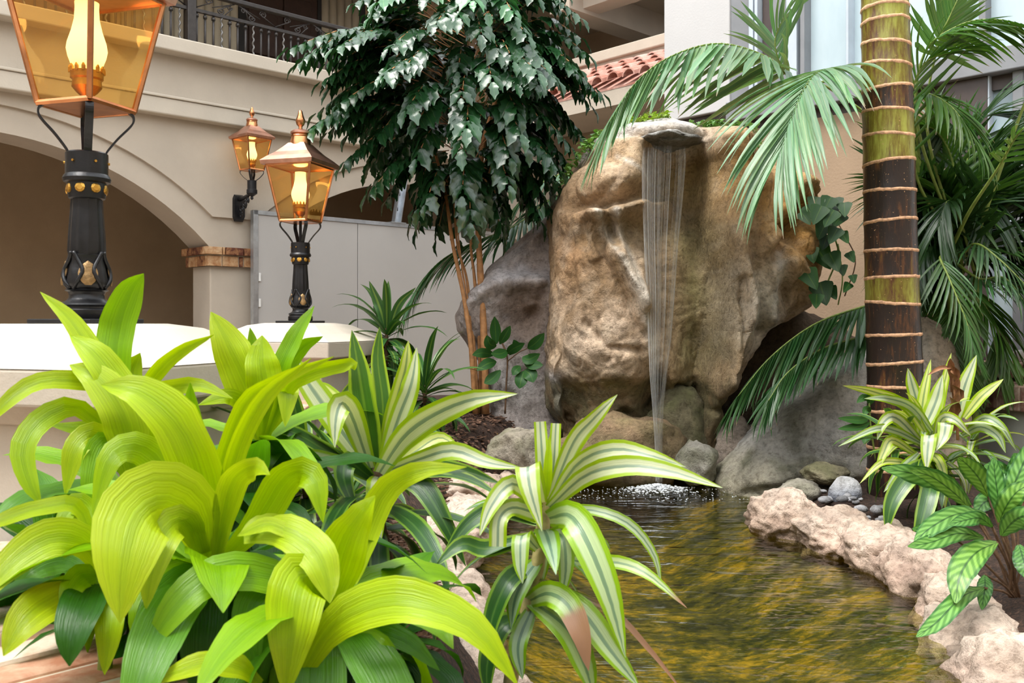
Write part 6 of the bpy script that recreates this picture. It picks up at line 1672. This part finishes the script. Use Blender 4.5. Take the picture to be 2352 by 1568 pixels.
frond(cl, [(2190,600,5.3),(2250,640,5.1),(2310,640,4.95),(2370,720,4.85)], .30, 18, rnd, droop=.6, bend=.4, color=SH, start=.2, spread=1.0, wide=.8)
back = [[(2220,560,5.7),(2160,450,5.65),(2110,420,5.6),(2080,480,5.6)], [(2220,540,5.7),(2250,400,5.7),(2300,330,5.65),(2370,330,5.6)], [(2220,560,5.7),(2290,470,5.6),(2340,470,5.5),(2390,540,5.45)],
        [(2210,560,5.75),(2190,380,5.7),(2150,300,5.7),(2100,290,5.7)], [(2220,560,5.75),(2220,380,5.75),(2250,280,5.75),(2310,260,5.75)], [(2210,600,5.65),(2150,560,5.6),(2110,600,5.55),(2085,680,5.5)],
        [(2225,600,5.65),(2280,570,5.55),(2340,600,5.5),(2390,680,5.45)], [(2215,620,5.6),(2190,680,5.5),(2180,760,5.45),(2200,850,5.42)], [(2210,560,5.8),(2130,480,5.8),(2100,380,5.8),(2110,300,5.8)],
        [(2225,590,5.8),(2270,480,5.8),(2300,400,5.8),(2360,400,5.8)], [(2200,560,5.85),(2160,400,5.85),(2140,330,5.85),(2110,330,5.85)], [(2220,640,5.6),(2260,700,5.5),(2290,760,5.45),(2290,830,5.42)]]
for k in range(22):
    a_ = -2.9 + 5.8*k/21 + rnd.uniform(-.12, .12); ln_ = rnd.uniform(150, 260); bx, by, Yb = 2205+rnd.uniform(-40, 50), 560+rnd.uniform(-60, 90), rnd.uniform(5.35, 5.9)
    dx, dy = math.sin(a_*.62), -math.cos(a_*.62)
    if dx < -.35: dx *= .45
    back.append([(bx, by, Yb), (bx+dx*ln_*.5, by+dy*ln_*.55, Yb-.03), (bx+dx*ln_*.9, by+dy*ln_*.8+15, Yb-.1), (bx+dx*ln_*1.2, by+dy*ln_*.85+80, Yb-.18)])
for i, pts in enumerate(back):
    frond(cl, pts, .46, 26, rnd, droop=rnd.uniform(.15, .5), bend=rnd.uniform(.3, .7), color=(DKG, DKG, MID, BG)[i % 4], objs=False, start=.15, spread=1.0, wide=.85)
# palm behind the tree
cb = at(1330, 700, 7.55)
c3 = empty('shade_palm', (cb.x, cb.y, gz(cb.x, cb.y)), 'blue-green palm reaching left from behind the waterfall rock', 'palm')
mb = MB(); mb.tube([(cb.x, cb.y, .5), tuple(at(1345, 420, 7.6))], [.04, .03], 8); mb.build('trunk', M['stem_brown'], c3, smooth=True)
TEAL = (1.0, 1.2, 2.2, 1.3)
frond(c3, [(1345,430,7.6),(1270,455,7.3),(1180,520,7.0),(1080,560,6.9),(1000,610,6.85),(945,690,6.8)], .52, 46, rnd, droop=.6, bend=.35, color=TEAL, start=.1, spread=1.1, wide=1.1)
frond(c3, [(1345,420,7.6),(1290,400,7.4),(1220,440,7.3),(1150,520,7.25)], .46, 26, rnd, droop=.5, bend=.4, color=TEAL, start=.1, spread=1.1, wide=.8, objs=False)
frond(c3, [(1345,420,7.6),(1300,480,7.4),(1240,540,7.3),(1170,600,7.2)], .40, 26, rnd, droop=.5, bend=.4, color=SH, start=.1, spread=1.1, wide=.8, objs=False)

# ------------------------------------------------------------------ slender tree with drooping compound leaves
tb = at(1105, 948, 6.35)
tree = empty('umbrella_tree', (tb.x, tb.y, gz(tb.x, tb.y)), 'slender multi-stemmed tree with a wide crown of dark glossy leaves', 'tree')
stems = [([(1092,950,6.3),(1082,800,6.3),(1065,680,6.32),(1040,560,6.35),(1020,430,6.4),(985,300,6.4)], .019), ([(1115,950,6.35),(1112,780,6.36),(1103,620,6.38),(1098,480,6.4),(1110,330,6.42),(1138,230,6.42),(1135,140,6.42)], .027),
         ([(1100,948,6.38),(1088,780,6.4),(1072,640,6.4),(1050,560,6.42),(1040,420,6.45)], .012), ([(1104,950,6.4),(1100,760,6.4),(1090,640,6.42),(1085,520,6.45),(1150,330,6.5),(1215,200,6.5),(1225,60,6.5)], .013), ([(1096,948,6.34),(1078,720,6.34),(1062,620,6.36),(1050,520,6.36)], .010)]
for pts, r in stems:
    s_ = spline(pts, 26); mb = MB(); mb.tube([at(*p) for p in s_], [r*(1-.5*i/25)*(1.12 if i % 4 == 0 else 1) for i in range(26)], 10); mb.build('trunk_stem', M['stem'], tree, smooth=True)
def toothed(seed, nseg=7):
    rn = random.Random(seed); mb = MB(); vs, uv = [], []
    for i in range(nseg+1):
        s = i/nseg; w = .235*max(.02, math.sin(math.pi*min(1, s*.93+.05))**.8)
        for u in (-1, 0, 1):
            e = (1.22 if i % 2 else .86)*rn.uniform(.93, 1.07) if (u and 0 < i < nseg) else 1
            y = s + (.035 if (u and i % 2) else 0)
            vs.append((u*w*e, y, .10*abs(u)*w/.235 - .22*s*s + .02*math.sin(9*s+seed))); uv.append((u*.5+.5, s))
    fs = [(i*3+j, i*3+j+1, (i+1)*3+j+1, (i+1)*3+j) for i in range(nseg) for j in range(2)]
    mb.add(vs, fs, uv); return mb
TL = [toothed(i) for i in range(6)]; TLm = []
for mb in TL:
    me = mb.mesh('leaf', (0, 0, 0), True); me.materials.append(M['tree_leaf']); TLm.append(me)
env_y = [-40, 20, 80, 150, 230, 300, 380, 450, 520, 570]; env_l = [130, 210, 315, 395, 400, 360, 300, 235, 130, 60]; env_r = [130, 200, 262, 310, 335, 310, 255, 220, 170, 80]
env_c = [1095, 1095, 1080, 1080, 1085, 1085, 1080, 1080, 1075, 1065]
rt = random.Random(19); leaves = []
CR = 6.35
twigs = MB()
hand = [(690,178,180),(725,150,200),(700,300,190),(722,340,200),(740,225,190),(792,392,200),(848,462,160),(880,470,120),(765,262,190),(800,330,200),(1402,232,0),(1345,75,-20),(1330,190,-40),(1375,250,10),(1255,-10,-60),(1312,12,-40),(820,60,200),(870,30,210),(1010,-20,-90),(1100,-25,-90),(1180,-10,-80),(1330,480,-30),(1290,500,-50),(760,120,190),(1325,350,-10)]
for i in range(230):
    yy = rt.uniform(-30, 555) if rt.random() < .75 else rt.uniform(60, 330)
    ph = rt.uniform(0, 2*math.pi)
    cx = interp(yy, env_y, env_c); Rr = interp(yy, env_y, env_l if math.cos(ph) < 0 else env_r)
    q = rt.uniform(.72, 1.0) if rt.random() < .75 else rt.uniform(.35, .7)
    if i < len(hand):
        yy = hand[i][1]; ph = math.radians(hand[i][2]) if hand[i][2] != 0 else 0.0
        ph = math.pi + rt.uniform(.1, .6) if hand[i][0] < 1000 else (-rt.uniform(.1, .6) if hand[i][0] > 1200 else -1.5)
        cx = interp(yy, env_y, env_c); q = 1.0; Rr = .93*abs(hand[i][0]-cx)/max(.3, abs(math.cos(ph))) if abs(math.cos(ph)) > .3 else 120
    R = Rr*q*CR/FPX*1.0
    zc = CAMZ-(yy-740)/FPX*CR; xc = (cx-1176)/FPX*CR
    end = Vector((xc+R*math.cos(ph), CR+R*math.sin(ph)*.9, zc))
    up = interp(yy, [-40, 100, 300, 560], [.02, .12, .26, .40])
    st = Vector((xc+.38*R*math.cos(ph), CR+.38*R*math.sin(ph)*.9, zc+up*.8))
    midp = st.lerp(end, .5)+Vector((0, 0, .10+.05*rt.random()))
    C = [Vector(p) for p in spline([tuple(st), tuple(midp), tuple(end)], 14)]
    inner = Vector((xc+.05*math.cos(ph), CR+.05*math.sin(ph), zc+up*.5-.12))
    twigs.tube(([inner] if i % 4 == 0 else [])+[st]+C[2::3], .0038, 5, cap=False)
    tot = sum((b_-a_).length for a_, b_ in zip(C[:-1], C[1:])); n = max(4, int(tot/.062))
    for k in range(n):
        s = .18+.82*k/(n-1); x = s*13; j = min(int(x), 12); c = C[j].lerp(C[j+1], x-j); T = (C[min(j+1, 13)]-C[max(j-1, 0)]).normalized()
        sd = T.cross(UP); sd = sd.normalized() if sd.length > .1 else Vector((1, 0, 0))
        for e in ((1, -1) if k < n-1 else (0,)):
            d = (T*.75+sd*(e*.85)+Vector((0, 0, -.30-.3*rt.random()))).normalized() if e else (T+Vector((0, 0, -.3))).normalized()
            ln = rt.uniform(.11, .17)*(1.1 if yy > 300 else .95)*(.8+.3*math.sin(math.pi*s))
            nz = sd.cross(T); nz = nz if nz.z > 0 else -nz
            nz = (nz+UP*.35+Vector((rt.uniform(-.3, .3), rt.uniform(-.3, .3), 0))); zz = (nz-d*nz.dot(d)).normalized(); xx = d.cross(zz)
            leaves.append((c.y - (.5 if q > .7 else 0) - (0.15 if yy < 120 else 0), c, xx*ln, d*ln, zz*ln, rt.randrange(6), yy))
leaves.sort(key=lambda t: t[0])
foli = MB()
for i, (_, c, xx, d, zz, v, yy) in enumerate(leaves):
    M4 = Matrix(((xx.x, d.x, zz.x, c.x), (xx.y, d.y, zz.y, c.y), (xx.z, d.z, zz.z, c.z), (0, 0, 0, 1)))
    if i < 300:
        g = rt.uniform(.75, 1.5) if (yy > 110 or rt.random() < .5) else rt.uniform(1.8, 3.2); inst(TLm[v], 'leaf', tree, M4, (g, g*rt.uniform(.95, 1.1), g, 1.3))  # backlight painted into the tint of some crown-top leaves
    else: foli.add([M4 @ Vector(p) for p in TL[v].v], TL[v].f, list(TL[v].uv))
fo = foli.build('foliage', M['tree_leaf'], tree, smooth=True, color=(1, 1, 1, 1.3)); fo['kind'] = 'stuff'
twigs.build('twigs', M['stem'], tree, smooth=True)['kind'] = 'stuff'

# ------------------------------------------------------------------ vines
vn = empty('pothos_vine', at(1905, 480, 5.75), 'pothos vine with heart leaves hanging down beside the ringed trunk', 'vine')
stem_px(vn, [(1880,470,5.8),(1905,520,5.72),(1925,580,5.68),(1900,650,5.62),(1880,700,5.6)], .005, M['stem_green'], 'runner')
stem_px(vn, [(1900,470,5.8),(1940,540,5.72),(1965,600,5.68),(1940,680,5.66)], .004, M['stem_brown'], 'runner')
stem_px(vn, [(1925,560,5.68),(1935,640,5.64),(1925,700,5.62)], .004, M['stem_green'], 'runner')
def prof_heart(s): return max(.03, (1-s)**.65*(.55+1.2*min(s*6, 1)*.5+.1)) if s > .02 else .5
rv = random.Random(4)
hearts = [(1878,492,44),(1905,500,40),(1862,488,36),(1890,525,46),(1915,540,38),(1890,590,52),(1915,600,44),(1865,585,36),(1862,640,46),(1890,672,54),(1875,690,34),(1912,672,30),(1940,545,26),(1955,590,24),(1935,620,26),(1895,555,36),(1925,505,34),(1940,480,34),(1850,500,30),(1900,470,40),(1872,470,40),(1920,470,36),(1945,660,22),(1960,640,20)]
for (x, y, w) in hearts:
    a = rv.uniform(-.9, .9); Y = rv.uniform(5.5, 5.66); l = w*1.0
    leaf_px(vn, [(x-math.sin(a)*l*.45, y-l*.45, Y+.03), (x, y, Y), (x+math.sin(a)*l*.5, y+l*.55, Y-.05)], w, M['vine'], (rv.uniform(.35, .9),)*3+(1.3,), n=9, prof=prof_heart, fold=.15, face=.85)
def scatter_ivy(name, label, spots, seed, n, size, cols):
    rn = random.Random(seed); mb = MB(); st_ = MB()
    for i in range(n):
        (x0, y0, x1, y1, Y, th) = rn.choice(spots); q = rn.random()
        c = at(x0+(x1-x0)*q, y0+(y1-y0)*q - rn.uniform(-.3, 1)*th, Y+rn.uniform(-.12, .15))
        az = rn.uniform(0, 6.28); C = leaf_arc(c, az, rn.uniform(-.3, 1.0), size*rn.uniform(.6, 1.3), rn.uniform(.2, 1.5), n=5)
        leaf_geo(mb, C, size*rn.uniform(.4, .75), side=Vector((-math.sin(az), math.cos(az), rn.uniform(-.4, .4))), prof=prof_oval, fold=.2)
    o = mb.build(name, M['ivy'], smooth=True, color=cols, off=at(spots[0][0], spots[0][1], spots[0][4]))
    return setp(o, label, 'ivy', kind='stuff')
scatter_ivy('ivy_fringe', 'bright creeping ivy along the crest left of the rock lip', [(1385,312,1440,285,6.0,14),(1430,288,1540,268,6.15,12),(1440,285,1540,270,6.2,10)], 1, 230, .05, (1.5, 1.25, .6, 1.3))
scatter_ivy('ivy_fringe', 'grey-green creeping ivy on the crest behind the palm leaflets', [(1575,300,1660,290,6.05,16),(1610,300,1740,305,6.2,20),(1650,320,1800,360,6.1,16)], 2, 330, .055, (.8, .9, 1.6, 1.3))
scatter_ivy('ivy_fringe', 'sparse ivy trailing on the shoulder of the rock near the tree', [(1330,350,1375,318,6.05,14),(1290,420,1340,350,6.1,16),(1350,330,1400,305,6.1,12)], 3, 150, .05, (.8, .9, 1.1, 1.3))

# bark chips on the open bed
rc = random.Random(6); mb = MB()
for i in range(2600):
    if rc.random() < .6: px, py = rc.uniform(960, 1260), rc.uniform(930, 1080)
    else: px, py = rc.uniform(820, 1000), rc.uniform(1180, 1400)
    Y = FPX*(CAMZ-.84)/(py-740); c = at(px, py, Y)
    if pond_dist(np.array([c.x]), np.array([c.y]))[0] < .1: continue
    z = gz(c.x, c.y)+.004; a = rc.uniform(0, 3.14); l, w = rc.uniform(.008, .03), rc.uniform(.004, .011); h = rc.uniform(.002, .008); t = rc.uniform(-.4, .4)
    ca, sa = math.cos(a), math.sin(a); q = []
    for zz in (0, h):
        for (u, v) in ((-l,-w),(l,-w*.7),(l*.9,w),(-l*.8,w*.8)): q.append((c.x+u*ca-v*sa, c.y+u*sa+v*ca, z+zz+u*t+.006))
    mb.hexa(q)
o = mb.build('bark_chips', M['chip'] if 'chip' in M else plain('bark_chip', (.15, .08, .05), .85, var=.8, scale=60), off=(0, 4, .84)); setp(o, 'loose dark bark chips on the planting beds', 'mulch', kind='stuff')
